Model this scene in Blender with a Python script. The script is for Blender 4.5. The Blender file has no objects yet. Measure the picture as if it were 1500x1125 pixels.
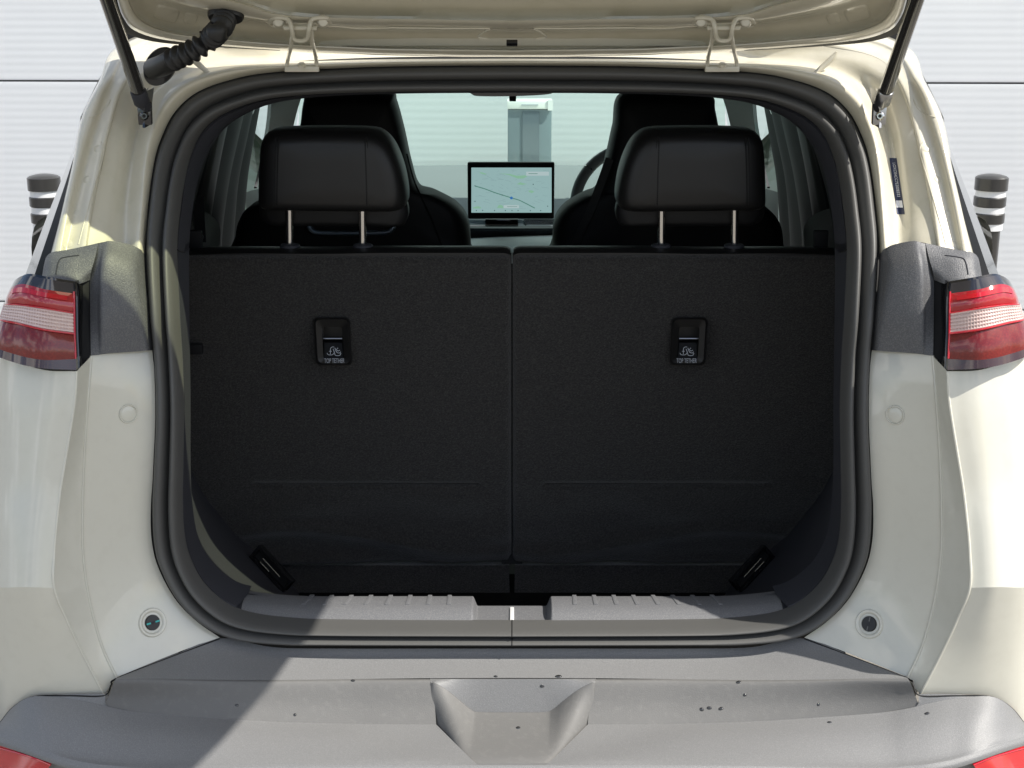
import bpy, bmesh, math, random
from mathutils import Vector, Matrix, noise
from mathutils.bvhtree import BVHTree
random.seed(7)
scene = bpy.context.scene
COL = scene.collection
V = Vector

# ------------------------------------------------------------------ camera
PITCH = math.radians(16.0)
CAM = V((0.0, -2.0, 1.68))
cam_d = bpy.data.cameras.new('camera'); cam = bpy.data.objects.new('camera', cam_d); COL.objects.link(cam)
cam_d.sensor_width = 36; cam_d.lens = 48; cam_d.clip_start = 0.02; cam_d.clip_end = 2000
cam.location = CAM; cam.rotation_euler = (math.pi/2 - PITCH, 0, 0)
scene.camera = cam

# ------------------------------------------------------------------ light
SUN = V((0.745, -0.30, 1.0)).normalized()          # direction towards the sun
sun_d = bpy.data.lights.new('sun', 'SUN'); sun = bpy.data.objects.new('sun', sun_d); COL.objects.link(sun)
sun_d.energy = 4.7; sun_d.angle = math.radians(0.5); sun_d.color = (1.0, 0.955, 0.88)
sun.rotation_euler = (-SUN).to_track_quat('-Z', 'Y').to_euler()
world = bpy.data.worlds.new('World'); scene.world = world; world.use_nodes = True
wn = world.node_tree.nodes; wl = world.node_tree.links
bgn = wn['Background']
sky = wn.new('ShaderNodeTexSky'); sky.sky_type = 'NISHITA'; sky.sun_disc = False
sky.sun_elevation = math.asin(SUN.z); sky.sun_rotation = math.atan2(SUN.x, SUN.y)
sky.air_density = 1.0; sky.dust_density = 1.5; sky.ozone_density = 1.0
# broken cloud over the whole sky
tc = wn.new('ShaderNodeTexCoord'); nz = wn.new('ShaderNodeTexNoise'); nz.inputs['Scale'].default_value = 4.2
nz.inputs['Detail'].default_value = 6; nz.inputs['Roughness'].default_value = 0.55
rp = wn.new('ShaderNodeValToRGB'); rp.color_ramp.elements[0].position = 0.49; rp.color_ramp.elements[1].position = 0.60
mx = wn.new('ShaderNodeMix'); mx.data_type = 'RGBA'; mx.inputs[7].default_value = (9.5, 9.6, 9.8, 1)
wl.new(tc.outputs['Generated'], nz.inputs['Vector']); wl.new(nz.outputs['Fac'], rp.inputs['Fac'])
wl.new(rp.outputs['Color'], mx.inputs[0]); wl.new(sky.outputs['Color'], mx.inputs[6])
wl.new(mx.outputs[2], bgn.inputs['Color']); bgn.inputs['Strength'].default_value = 0.125
vs = scene.view_settings
scene.display_settings.display_device = 'sRGB'
vs.view_transform = 'Standard'; vs.look = 'None'; vs.exposure = 0.40; vs.gamma = 1.0; vs.use_curve_mapping = False
scene.cycles.max_bounces = 10; scene.cycles.transparent_max_bounces = 16

# ------------------------------------------------------------------ helpers
def ray(px, py):
    u = (px - 750.0) / 2000.0; v = (562.5 - py) / 2000.0
    c, s = math.cos(PITCH), math.sin(PITCH)
    return V((u, c + v * s, -s + v * c))
def at(px, py, Y):
    """world point seen at photograph pixel (px, py) standing at depth Y"""
    d = ray(px, py); t = (Y - CAM.y) / d.y
    return CAM + d * t
def atz(px, py, z):
    d = ray(px, py); t = (z - CAM.z) / d.z
    return CAM + d * t
def A(*pts): return [at(*p) for p in pts]
def mir(p): return V((-p.x, p.y, p.z))
def cr(p0, p1, p2, p3, t):
    t2 = t*t; t3 = t2*t
    return 0.5*((2*p1) + (p2-p0)*t + (2*p0-5*p1+4*p2-p3)*t2 + (3*p1-p0-3*p2+p3)*t3)
def spline(pts, n, closed=False):
    """n segments resampled through control points (Catmull-Rom, uniform in control index)"""
    m = len(pts); out = []
    seg = m if closed else m-1
    cnt = n if closed else n+1
    for i in range(cnt):
        f = i*seg/n
        k = min(int(f), seg-1); t = f-k
        if closed:
            out.append(cr(pts[(k-1) % m], pts[k % m], pts[(k+1) % m], pts[(k+2) % m], t))
        else:
            a = pts[k-1] if k > 0 else 2*pts[0]-pts[1]
            b = pts[k+2] if k+2 < m else 2*pts[-1]-pts[-2]
            out.append(cr(a, pts[k], pts[k+1], b, t))
    return out

WL = {}
class MB:
    def __init__(s): s.v = []; s.f = []
    def quad_grid(s, rows, closed=False):
        b = len(s.v); n = len(rows[0])
        for r in rows: s.v.extend(r)
        for i in range(len(rows)-1):
            for j in range(n if closed else n-1):
                k = (j+1) % n
                s.f.append((b+i*n+j, b+i*n+k, b+(i+1)*n+k, b+(i+1)*n+j))
        return s
    def poly(s, pts):
        b = len(s.v); s.v.extend(pts); s.f.append(tuple(range(b, b+len(pts)))); return s
    def fan(s, ring):
        b = len(s.v); c = sum(ring, V((0,0,0)))/len(ring); s.v.extend(ring); s.v.append(c); n = len(ring)
        for i in range(n): s.f.append((b+i, b+(i+1) % n, b+n))
        return s
    def tube(s, path, r, n=12, cap=True):
        rs = r if isinstance(r, (list, tuple)) else [r]*len(path)
        rows = []; prev = None
        for i, p in enumerate(path):
            t = (path[min(i+1, len(path)-1)] - path[max(i-1, 0)]).normalized()
            if prev is None:
                a = V((0,0,1)) if abs(t.z) < .9 else V((1,0,0)); x = t.cross(a).normalized()
            else: x = (prev - t*prev.dot(t)).normalized()
            prev = x; y = t.cross(x)
            rows.append([p + (x*math.cos(2*math.pi*k/n) + y*math.sin(2*math.pi*k/n))*rs[i] for k in range(n)])
        s.quad_grid(rows, closed=True)
        if cap: s.fan(rows[0][::-1]); s.fan(rows[-1])
        return s
    def box(s, c, ax, ay, az):
        """box from centre and three half-axis vectors"""
        b = len(s.v)
        for i in (-1,1):
            for j in (-1,1):
                for k in (-1,1): s.v.append(c + ax*i + ay*j + az*k)
        for q in ((0,1,3,2),(4,6,7,5),(0,4,5,1),(2,3,7,6),(0,2,6,4),(1,5,7,3)): s.f.append(tuple(b+i for i in q))
        return s
    def cyl(s, c, axis, r, h, n=24, r2=None, bev=0.0):
        axis = axis.normalized(); r2 = r if r2 is None else r2
        path = [c, c+axis*bev, c+axis*(h-bev), c+axis*h] if bev else [c, c+axis*h]
        rr = [r-bev, r, r2, r2-bev] if bev else [r, r2]
        return s.tube(path, rr, n)
    def lathe(s, c, axis, hr, n=36):
        axis = axis.normalized(); a = V((0,0,1)) if abs(axis.z) < .9 else V((1,0,0)); x = axis.cross(a).normalized(); y = axis.cross(x)
        return s.quad_grid([[c + axis*h + (x*math.cos(2*math.pi*k/n)+y*math.sin(2*math.pi*k/n))*r for k in range(n)] for h, r in hr], closed=True)
    def strip(s, pts, w, nrm, th=0.0):
        """flat ribbon along pts lying in the surface with normal nrm"""
        rows = []
        for i, p in enumerate(pts):
            t = (pts[min(i+1, len(pts)-1)] - pts[max(i-1, 0)]).normalized()
            side = t.cross(nrm).normalized()*w*0.5
            rows.append([p-side+nrm*th, p+side+nrm*th])
        return s.quad_grid(rows)
    def build(s, name, mat, parent=None, smooth=True, bevel=0.0, sharp=None, weld=True):
        me = bpy.data.meshes.new(name)
        c = sum(s.v, V((0,0,0)))/len(s.v)
        if parent is None and not s.v: raise RuntimeError
        me.from_pydata([v-c for v in s.v], [], s.f); me.update()
        bm = bmesh.new(); bm.from_mesh(me)
        if weld: bmesh.ops.remove_doubles(bm, verts=bm.verts, dist=1e-5)
        if bevel:
            es = [e for e in bm.edges if len(e.link_faces) == 2 and e.calc_face_angle(0) > 0.5]
            bmesh.ops.bevel(bm, geom=es, offset=bevel, segments=2, profile=0.6, affect='EDGES')
        bmesh.ops.recalc_face_normals(bm, faces=bm.faces)
        bm.to_mesh(me); bm.free()
        if smooth:
            me.polygons.foreach_set('use_smooth', [True]*len(me.polygons))
            me.set_sharp_from_angle(angle=math.radians(38 if sharp is None else sharp))
        me.materials.append(mat)
        o = bpy.data.objects.new(name, me); COL.objects.link(o)
        place(o, c, parent); return o
def place(o, world, parent):
    WL[o.name] = V(world)
    if parent is not None:
        o.parent = parent; o.location = V(world) - WL[parent.name]
    else: o.location = world
def thing(name, label, cat, loc, group=None):
    o = bpy.data.objects.new(name, None); COL.objects.link(o); o.empty_display_size = .1
    place(o, V(loc), None); tag(o, label, cat, group); return o
def tag(o, label=None, cat=None, group=None, kind=None):
    if label: o['label'] = label
    if cat: o['category'] = cat
    if group: o['group'] = group
    if kind: o['kind'] = kind
    return o
def rows_of(rows, nu, nv, lin=False):
    rr = [spline(r, nu) for r in rows]
    cols = list(zip(*rr)); out = []
    if lin:
        n = nv*(len(rows)-1)
        for i in range(n+1):
            k = min(i//nv, len(rows)-2); t = (i-k*nv)/nv
            out.append([c[k].lerp(c[k+1], t) for c in cols])
        return out
    sp = [spline(list(c), nv*(len(rows)-1)) for c in cols]
    return [list(r) for r in zip(*sp)]
def loft(name, rows, mat, parent, nu=32, nv=6, lin=False, both=True, disp=None, sharp=None, thick=0.0):
    """sheet through the given rows of control points, built on the right and mirrored to the left"""
    g = rows_of(rows, nu, nv, lin)
    if disp: g = [[disp(p, i/(len(g)-1), j/(len(g[0])-1)) for j, p in enumerate(r)] for i, r in enumerate(g)]
    res = []
    for sgn in ((1, -1) if both else (1,)):
        m = MB(); m.quad_grid(g if sgn == 1 else [[mir(p) for p in r] for r in g])
        res.append(m.build(name, mat, parent, sharp=sharp))
    return res
def loft_sym(name, rows, mat, parent, nu=32, nv=6, lin=False, disp=None, sharp=None):
    """rows start on the centre line (x=0): one mesh spanning both sides"""
    g = rows_of(rows, nu, nv, lin)
    if disp: g = [[disp(p, i/(len(g)-1), j/(len(g[0])-1)) for j, p in enumerate(r)] for i, r in enumerate(g)]
    m = MB(); m.quad_grid([[mir(p) for p in r[:0:-1]] + r for r in g])
    return m.build(name, mat, parent, sharp=sharp)
def pillow(name, outline, slices, mat, parent, n=64):
    """closed cushion: outline (world points) swept through (Y, scale) slices about its centre"""
    ring = spline(outline, n, closed=True); c = sum(ring, V((0,0,0)))/len(ring)
    rows = []
    for Y, sc in slices: rows.append([V((c.x+(p.x-c.x)*sc, Y, c.z+(p.z-c.z)*sc)) for p in ring])
    m = MB(); m.quad_grid(rows, closed=True); m.fan(rows[0]); m.fan(rows[-1])
    return m.build(name, mat, parent, sharp=75)

# ------------------------------------------------------------------ materials
def mat(name, base, rough=.5, metal=0., coat=0., coat_rough=.05, spec=.5, bump=None, var=None, emit=None, estr=1., sheen=0.):
    m = bpy.data.materials.new(name); m.use_nodes = True
    nt = m.node_tree; n = nt.nodes; l = nt.links; b = n['Principled BSDF']
    b.inputs['Base Color'].default_value = (*base, 1); b.inputs['Roughness'].default_value = rough
    b.inputs['Metallic'].default_value = metal; b.inputs['Coat Weight'].default_value = coat
    b.inputs['Coat Roughness'].default_value = coat_rough; b.inputs['Specular IOR Level'].default_value = spec
    if sheen: b.inputs['Sheen Weight'].default_value = sheen; b.inputs['Sheen Roughness'].default_value = .6
    if emit: b.inputs['Emission Color'].default_value = (*emit, 1); b.inputs['Emission Strength'].default_value = estr
    geo = n.new('ShaderNodeNewGeometry')
    if var:                       # colour variation: (scale, other colour, lo, hi, detail)
        sc, other, lo, hi, det = var
        t = n.new('ShaderNodeTexNoise'); t.inputs['Scale'].default_value = sc; t.inputs['Detail'].default_value = det
        t.inputs['Roughness'].default_value = .62
        r = n.new('ShaderNodeMapRange'); r.inputs['From Min'].default_value = lo; r.inputs['From Max'].default_value = hi
        x = n.new('ShaderNodeMix'); x.data_type = 'RGBA'
        x.inputs[6].default_value = (*base, 1); x.inputs[7].default_value = (*other, 1)
        l.new(geo.outputs['Position'], t.inputs['Vector']); l.new(t.outputs['Fac'], r.inputs['Value'])
        l.new(r.outputs['Result'], x.inputs[0]); l.new(x.outputs[2], b.inputs['Base Color'])
    if bump:                      # (scale, strength, distance, detail)
        sc, st, di, det = bump
        t = n.new('ShaderNodeTexNoise'); t.inputs['Scale'].default_value = sc; t.inputs['Detail'].default_value = det
        u = n.new('ShaderNodeBump'); u.inputs['Strength'].default_value = st; u.inputs['Distance'].default_value = di
        l.new(geo.outputs['Position'], t.inputs['Vector']); l.new(t.outputs['Fac'], u.inputs['Height'])
        l.new(u.outputs['Normal'], b.inputs['Normal'])
    return m
def glass(name, tint, refl=1., rough=.0, alpha=0.0, col=(0,0,0)):
    """thin sheet of tinted glass: tinted see-through plus a fresnel reflection"""
    m = bpy.data.materials.new(name); m.use_nodes = True
    nt = m.node_tree; n = nt.nodes; l = nt.links; n.remove(n['Principled BSDF']); out = n['Material Output']
    t = n.new('ShaderNodeBsdfTransparent'); t.inputs['Color'].default_value = (*tint, 1)
    g = n.new('ShaderNodeBsdfGlossy'); g.inputs['Roughness'].default_value = rough
    lw = n.new('ShaderNodeLayerWeight'); lw.inputs['Blend'].default_value = .5      # Schlick reflectance, the same from both sides
    pw_ = n.new('ShaderNodeMath'); pw_.operation = 'POWER'; pw_.inputs[1].default_value = 5
    f = n.new('ShaderNodeMath'); f.operation = 'MULTIPLY_ADD'; f.inputs[1].default_value = .93*min(1, refl); f.inputs[2].default_value = .06*min(1, refl)
    l.new(lw.outputs['Facing'], pw_.inputs[0]); l.new(pw_.outputs[0], f.inputs[0])
    x = n.new('ShaderNodeMixShader')
    l.new(f.outputs[0], x.inputs[0]); l.new(t.outputs[0], x.inputs[1]); l.new(g.outputs[0], x.inputs[2])
    last = x
    if alpha:
        d = n.new('ShaderNodeBsdfDiffuse'); d.inputs['Color'].default_value = (*col, 1)
        y = n.new('ShaderNodeMixShader'); y.inputs[0].default_value = alpha
        l.new(x.outputs[0], y.inputs[1]); l.new(d.outputs[0], y.inputs[2]); last = y
    l.new(last.outputs[0], out.inputs['Surface']); return m

PAINT = mat('cream_paint', (.66, .642, .55), .34, coat=1., coat_rough=.012, var=(45, (.63, .61, .52), .48, .80, 9), bump=(420, .04, .0004, 2))
PAINT_BOUNCE = mat('cream_paint_bounce', (.63, .59, .47), .36, coat=1., coat_rough=.04, var=(26, (.58, .545, .42), .48, .72, 5), bump=(260, .10, .0008, 3))  # same body paint, warm ground bounce put into a tanner colour
BUMPER = mat('grey_textured_plastic', (.180, .180, .180), .50, spec=.6, bump=(700, .5, .0008, 2), var=(620, (.222, .222, .220), .46, .66, 2))
BUMPER_DIRT = mat('dusty_textured_plastic', (.142, .140, .135), .62, bump=(700, .5, .0008, 2), var=(90, (.166, .163, .156), .52, .74, 9))
TRIM = mat('black_trim_plastic', (.036, .037, .044), .62, spec=.28, bump=(1000, .45, .0006, 2))
SILL = mat('grey_sill_plastic', (.125, .127, .134), .52, spec=.5, bump=(700, .5, .0008, 2), var=(620, (.18, .18, .182), .47, .66, 2))
BOOTM = mat('boot_rubber', (.016, .016, .016), .42)
CORNER = mat('corner_trim_plastic', (.085, .086, .092), .46, spec=.6, bump=(620, .7, .0010, 2), var=(520, (.14, .14, .14), .46, .64, 2))
RUBBER = mat('seal_rubber', (.088, .087, .083), .50, spec=.45, bump=(700, .18, .0004, 3))
GAP = mat('gap_black', (.008, .008, .008), .7)
CARPET = mat('charcoal_carpet', (.0145, .0136, .0126), .95, spec=.15, bump=(420, 1.0, .0024, 6), var=(300, (.046, .043, .040), .42, .66, 7), sheen=.25)
CARPET_D = mat('black_carpet', (.007, .007, .007), .98, spec=.05, bump=(620, .9, .0016, 6))
LEATHER = mat('black_leather', (.009, .0086, .0084), .44, spec=.45, bump=(520, .25, .0004, 4))
LEATHER2 = mat('black_leather_front', (.006, .006, .0065), .55, spec=.35, bump=(500, .2, .0004, 4))
STITCH = mat('dark_stitching', (.004, .004, .004), .9)
CHROME = mat('polished_steel', (.72, .70, .67), .12, metal=1.)
STRUTM = mat('strut_black_steel', (.03, .028, .026), .16, metal=.0, coat=1., spec=.8)
STEEL = mat('zinc_steel', (.42, .42, .42), .28, metal=1.)
GLOSS = mat('gloss_black', (.006, .006, .007), .08, coat=1., spec=.6)
INTD = mat('interior_black', (.009, .0092, .0105), .65, spec=.25)
INTB = mat('interior_blue_black', (.006, .007, .011), .6, spec=.2)
INTG = mat('interior_grey', (.15, .15, .145), .6, bump=(600, .3, .0005, 3))
INTG2 = mat('interior_warm_grey', (.065, .063, .058), .6, bump=(600, .3, .0005, 3))
DASH = mat('dash_grey', (.20, .212, .225), .55, bump=(500, .3, .0006, 3))
SHELF = mat('dash_sunlit_pale', (.82, .84, .82), .5)  # sunlight on the dash shelf put into a pale colour
BEZEL = mat('screen_bezel', (.004, .004, .004), .45, spec=.2)
DASHD = mat('dash_dark', (.03, .033, .04), .35)
SILVER = mat('silver_trim', (.52, .55, .55), .25, metal=.9)
SILVERB = mat('satin_blue_silver', (.30, .36, .42), .3, metal=.8)
GLASSW = glass('windscreen_glass', (.74, .93, .85))
GLASSS = glass('side_glass', (.70, .84, .80), refl=.3)
GLASST = glass('tailgate_glass', (.72, .77, .55))
GLASSD = glass('privacy_glass', (.05, .055, .055))
GLASSQ = mat('quarter_glass_dark', (.022, .026, .028), .06, coat=1., spec=.7)
LRED = mat('lens_red', (.40, .009, .016), .12, coat=1., coat_rough=.02)
LRED2 = mat('lens_bright_red', (.55, .006, .016), .10, coat=1., coat_rough=.02)
LDARK = mat('lens_dark_red', (.17, .010, .009), .20, coat=.6, coat_rough=.03, var=(300, (.22, .016, .012), .45, .65, 3))
LSMOKE = mat('lens_smoke', (.05, .017, .013), .15, coat=1., coat_rough=.03)
LCLEAR = mat('lens_clear_ribbed', (.72, .55, .50), .2, coat=1., coat_rough=.03)
LBLACK = mat('lens_black', (.035, .033, .038), .07, coat=1., coat_rough=.02)
REFLEX = mat('reflector_red', (.50, .018, .022), .14, coat=1., coat_rough=.04)
NAVY = mat('navy_sticker', (.020, .030, .075), .4)
WHITE = mat('white_print', (.80, .80, .80), .5)
GREYP = mat('grey_print', (.42, .45, .50), .5)
WALLM = mat('white_panel', (.75, .765, .775), .42, coat=.15, var=(.7, (.70, .715, .73), .42, .66, 4))
WALLD = mat('wall_joint', (.16, .16, .16), .8)
ROAD = mat('paving', (.20, .185, .16), .9, bump=(90, .6, .004, 6), var=(5, (.16, .148, .13), .4, .65, 8))
BOLL = mat('bollard_black', (.028, .027, .026), .32, coat=.4, bump=(60, .06, .002, 3))
BAND = mat('reflective_white', (.78, .78, .78), .35)
POSTG = mat('post_grey_glass', (.17, .21, .235), .22, coat=.6)
POSTD = mat('post_dark_glass', (.11, .14, .17), .15, coat=.6)
POSTW = mat('post_white', (.82, .82, .80), .4)
TEAL = mat('teal_plastic', (.03, .42, .40), .4)
def screen_mat(name, c, s=.58): return mat(name, (.01, .01, .01), .2, emit=c, estr=s)
SCR = screen_mat('map_ground', (.365, .56, .56)); SCRG = screen_mat('map_green', (.30, .58, .40))
SCRR = screen_mat('map_road', (.30, .46, .47)); SCRT = screen_mat('map_route', (.10, .27, .21)); SCRB = screen_mat('map_blue', (.04, .20, .55))
SCRW = screen_mat('map_white', (.52, .66, .67)); SCRK = screen_mat('map_mark', (.06, .13, .13))

# ------------------------------------------------------------------ setting
g = MB(); g.quad_grid([[V((x, y, 0)) for x in (-400, -8, 0, 8, 400)] for y in (-400, -8, 0, 8, 400)])
tag(g.build('ground', ROAD), kind='structure')

# ribbed panel wall, slightly turned, about 6.4 m from the camera
wall = thing('panel_wall', 'white wall of long horizontal ribbed metal panels behind the car', 'wall', (0, 4.4, 0))
yaw = math.radians(-2.2); wx = V((math.cos(yaw), math.sin(yaw), 0)); wn_ = V((wx.y, -wx.x, 0))
w0 = V((0, 4.4, 0))
edges = [-0.78, 0.235, 1.285, 2.335, 3.385, 4.435]
for k in range(5):
    lo = max(edges[k], 0) + .004; hi = edges[k+1] - .004
    pts = []
    z = lo; pitch = (hi-lo)/max(1, round((hi-lo)/.0335))
    nr = round((hi-lo)/pitch)
    prof = [(lo, .03), (lo, 0.001)]
    for i in range(nr):
        a = lo + i*pitch
        prof += [(a+pitch*.05, .00034), (a+pitch*.22, .0001), (a+pitch*.42, .0), (a+pitch*.62, .0001), (a+pitch*.82, .00034)]
    prof += [(hi, .001), (hi, .03)]
    m = MB(); m.quad_grid([[w0 + wx*x - wn_*d + V((0, 0, z)) for x in (-9, 9)] for z, d in prof])
    m.build('panel', WALLM, wall, sharp=50)
m = MB(); m.box(w0 - wn_*.075 + V((0, 0, 2.2)), wx*9, wn_*.045, V((0, 0, 2.2))); m.build('backing', WALLD, wall)

def bollard(px, pyc, Y, label):
    c = at(px, 262, Y); H = c.z; r = 0.0655
    b = thing('bollard', label, 'bollard', (c.x, Y, 0), 'bollards by the panel wall')
    def z(py): return at(px, py, Y).z
    o = V((c.x, Y, 0)); up = V((0, 0, 1))
    MB().cyl(o, up, r*.80, z(335)+.01, 32).build('shaft', BOLL, b)
    zz = [z(278), z(270), z(260), z(257.5), z(255.2), z(254.2)]
    MB().tube([o+up*q for q in zz], [r, r, r, r*.86, r*.5, r*.02], 36).build('cap', BOLL, b)
    for a, d in ((302, 287), (326, 311)):
        MB().cyl(o+up*z(a), up, r*.98, z(d)-z(a), 36, bev=.004).build('ring', BOLL, b)
    for a, d in ((287, 278), (311, 302), (335, 326)):
        MB().cyl(o+up*(z(a)-.002), up, r*.90, z(d)-z(a)+.004, 36).build('reflective_band', BAND, b)
bollard(64, 262, 3.55, 'black bollard with white bands peeking out on the left side of the car')
bollard(1453, 262, 3.55, 'black bollard with white bands standing to the right of the car')

cp = at(776, 150, 3.95)
post = thing('charging_post', 'slim grey glass fronted post with white header seen through the windscreen', 'post', (cp.x, 3.95, 0))
pw = .095
def pz(py): return at(776, py, 3.93).z
MB().box(V((cp.x, 4.0, pz(160)/2)), V((pw, 0, 0)), V((0, .06, 0)), V((0, 0, pz(160)/2))).build('cabinet', POSTG, post, bevel=.008)
MB().box(V((cp.x, 3.995, (pz(148)+pz(160))/2+.001)), V((pw+.002, 0, 0)), V((0, .068, 0)), V((0, 0, (pz(148)-pz(160))/2))).build('header', POSTW, post, bevel=.004)
MB().box(V((cp.x+.005, 3.938, pz(164)-.15)), V((.036, 0, 0)), V((0, .003, 0)), V((0, 0, .15))).build('glass_panel', POSTD, post)
MB().box(V((cp.x+.088, 3.926, (pz(148)+pz(160))/2)), V((.011, 0, 0)), V((0, .004, 0)), V((0, 0, .022))).build('corner_light', WHITE, post)
MB().box(V((cp.x+.0, 3.925, pz(153.5))), V((.036, 0, 0)), V((0, .0015, 0)), V((0, 0, .0022))).build('header_print', GREYP, post)

# ------------------------------------------------------------------ the car
car = thing('hatchback_car', 'cream hatchback car with its tailgate open, showing an empty boot', 'car', (0, 1.9, 0))

# seal around the boot opening ------------------------------------------------
so = A((750,97,.315),(900,98,.314),(1000,101,.31),(1100,107,.307),(1155,116,.30),(1207,134,.285),(1241,163,.26),(1262,203,.225),(1273,242,.19),(1281,300,.14),
       (1286,362,.09),(1281,455,.04),(1275,520,.03),(1272,600,.01),(1275,680,.0),(1277.5,740,.0),(1275,795,.0),(1265,832,.0),(1240,878,.0),(1203,914,.0),(1160,934,.0),(1095,942,.0),(1000,943,.0),(750,943.5,.0))
si = A((750,134,.32),(900,135,.319),(1000,137,.315),(1080,142,.312),(1130,151,.305),(1180,171,.29),(1209,196,.265),(1225,229,.23),(1234,263,.195),(1241,310,.145),
       (1246,365,.095),(1243,455,.045),(1239,520,.035),(1236,600,.015),(1237,680,.005),(1238,740,.005),(1235,792,.005),(1226,828,.005),(1206,864,.005),(1174,893,.005),(1138,908,.005),(1080,916,.005),(1000,919,.005),(750,920,.005))
SO = spline(so, 140); SI = spline(si, 140)
prof = [(0., .012), (.0, -.002)]
for k in range(9): prof.append((.02+.50*k/8, -.019*math.sin(math.pi*k/8)**.7))
prof.append((.55, .004)); prof.append((.57, .006)); prof.append((.59, .004))
for k in range(9): prof.append((.62+.36*k/8, -.004-.014*math.sin(math.pi*k/8)**.7))
prof.append((.99, .03))
rows = []
for w, yo in prof:
    rows.append([a.lerp(b, w) + V((0, yo, 0)) for a, b in zip(SO, SI)])
m = MB(); m.quad_grid([[mir(p) for p in r[:0:-1]] + r for r in rows])
rows_seal = [[r[-1]] for r in rows]
m.build('boot_seal', RUBBER, car, sharp=60)
# dark gap just outside the seal
g0 = [p + V((0, .004, 0)) for p in SO]
cen = V((0, .1, 1.1))
g1 = [p + V(((p.x)*.020, .012, (p.z-1.1)*.034)) for p in SO]
m = MB(); m.quad_grid([[mir(p) for p in r[:0:-1]] + r for r in (g0, g1)]); m.build('seal_gap', GAP, car)

# inner trim ring between the seal and the load space ---------------------------
ti = A((750,136,.38),(900,137,.38),(1000,140,.375),(1070,146,.37),(1115,156,.365),(1160,178,.35),(1187,204,.325),(1205,235,.29),(1216,268,.255),(1224,312,.20),
       (1229,368,.155),(1229,455,.11),(1228,520,.10),(1227,600,.085),(1227,680,.075),(1225,740,.075),(1217,792,.075),(1201,826,.075),(1178,850,.075),(1150,866,.08),(1110,872,.09),(1050,874,.1),(1000,874,.1),(750,874,.1))
TI = spline(ti, 140)
def cut(lst, a, b): return lst[int(a*140/23):int(b*140/23)+1]
rows = [[p + V((0, .028, 0)) for p in SI], [a.lerp(b, .25)+V((0, .01, 0)) for a, b in zip(SI, TI)], [a.lerp(b, .55) for a, b in zip(SI, TI)], TI, [p + V((0, .03, 0)) for p in TI]]
up_rows = [cut(r, 0, 10.05) for r in rows]; lo_rows = [cut(r, 9.95, 19.5) for r in rows]
m = MB(); m.quad_grid([[mir(p) for p in r[:0:-1]] + r for r in up_rows]); m.build('upper_pillar_trim', TRIM, car)
for s in (1, -1):
    m = MB(); m.quad_grid(lo_rows if s == 1 else [[mir(p) for p in r] for r in lo_rows]); m.build('lower_pillar_trim', TRIM, car)
    j = [r[int(len(r)*.03)] + V((0, -.002, 0)) for r in lo_rows[1:4]]
    q_ = (lambda p: p) if s == 1 else mir
    MB().tube([q_(r[1] + V((0, -.0012, 0))) for r in lo_rows[1:4]], .0011, 6).build('trim_joint', GAP, car)
    # side wall of the load space (wheel house trim)
    t = cut(TI, 10, 20)
    gx = A((1229,368,.50),(1229,455,.52),(1229,520,.53),(1228,600,.54),(1226,668,.55),(1202,720,.56),(1160,772,.57),(1128,802,.57),(1095,832,.57),(1072,856,.57),(1060,872,.57))
    G = spline(gx, len(t)-1)
    rws = [t, [a.lerp(b, .3) + V((.012*s*0, 0, 0)) for a, b in zip(t, G)], [a.lerp(b, .65) for a, b in zip(t, G)], G]
    m = MB(); m.quad_grid(rws if s == 1 else [[mir(p) for p in r] for r in rws]); m.build('wheelhouse_trim', TRIM, car)

# load sill ----------------------------------------------------------------------
def sx(px, py, Y): return at(px, py, Y).x
SB = [(.012, .6835), (.024, .689), (.040, .701), (.052, .7068), (.062, .7085), (.098, .7085), (.1045, .706), (.106, .60)]
SPK = [(.012, .6835), (.024, .687), (.040, .6885), (.052, .689), (.062, .6895), (.098, .6895), (.1045, .6885), (.106, .60)]
xs = []
def sill_profile(x):
    """0 pocket .. 1 block"""
    a = abs(x); p0, p1 = .057, .066
    t = min(1, max(0, (a-p0)/(p1-p0))); return t*t*(3-2*t)
xe = at(1142, 880, .07).x
cols = sorted(set([-xe + 2*xe*i/60 for i in range(61)] + [s*(.055+.001*i) for s in (-1, 1) for i in range(14)]))
rows = []
for k in range(len(SB)):
    r = []
    for x in cols:
        f = sill_profile(x); y = SB[k][0]; z = SB[k][1]*f + SPK[k][1]*(1-f)
        a = abs(x)/xe
        lift = .010*max(0, (a-.72)/.28)**2                           # ends sweep up to meet the corner trims
        r.append(V((x, y, z+lift)))
    rows.append(r)
sill = MB().quad_grid(rows).build('load_sill', SILL, car, sharp=50)
for s in (1, -1):
    e = xe*s
    # corner trims carrying the sill round into the pillar
    rws = []
    for y, z in SB:
        p0 = V((xe, y, z+.010)); q = []
        for i in range(13):
            t = i/12; ang = t*math.radians(62)
            R = .17 - (y-.012)*.55
            q.append(V((xe + .001 + R*math.sin(ang), y+.001, z+.010 + R*(1-math.cos(ang)))))
        rws.append(q if s == 1 else [mir(p) for p in q])
    MB().quad_grid(rws).build('sill_corner_trim', TRIM if s == -1 else TRIM, car, sharp=50)
    # grip ribs along the top of the sill
    for i in range(8):
        xa = at(842 + 30.3*i, 880, .08).x
        zt = .7085 + .010*max(0, (xa/xe-.72)/.28)**2
        sl = .010*(i/7)                                    # ribs fan outwards
        a = V(((xa)*s, .066, zt)); b = V(((xa - sl)*s, .103, zt-.0003))
        m = MB(); d = (b-a); m.box((a+b)/2, V((.0036, 0, 0)), d/2, V((0, 0, .0014))); m.build('grip_rib', SILL, sill, bevel=.0009)
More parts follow.
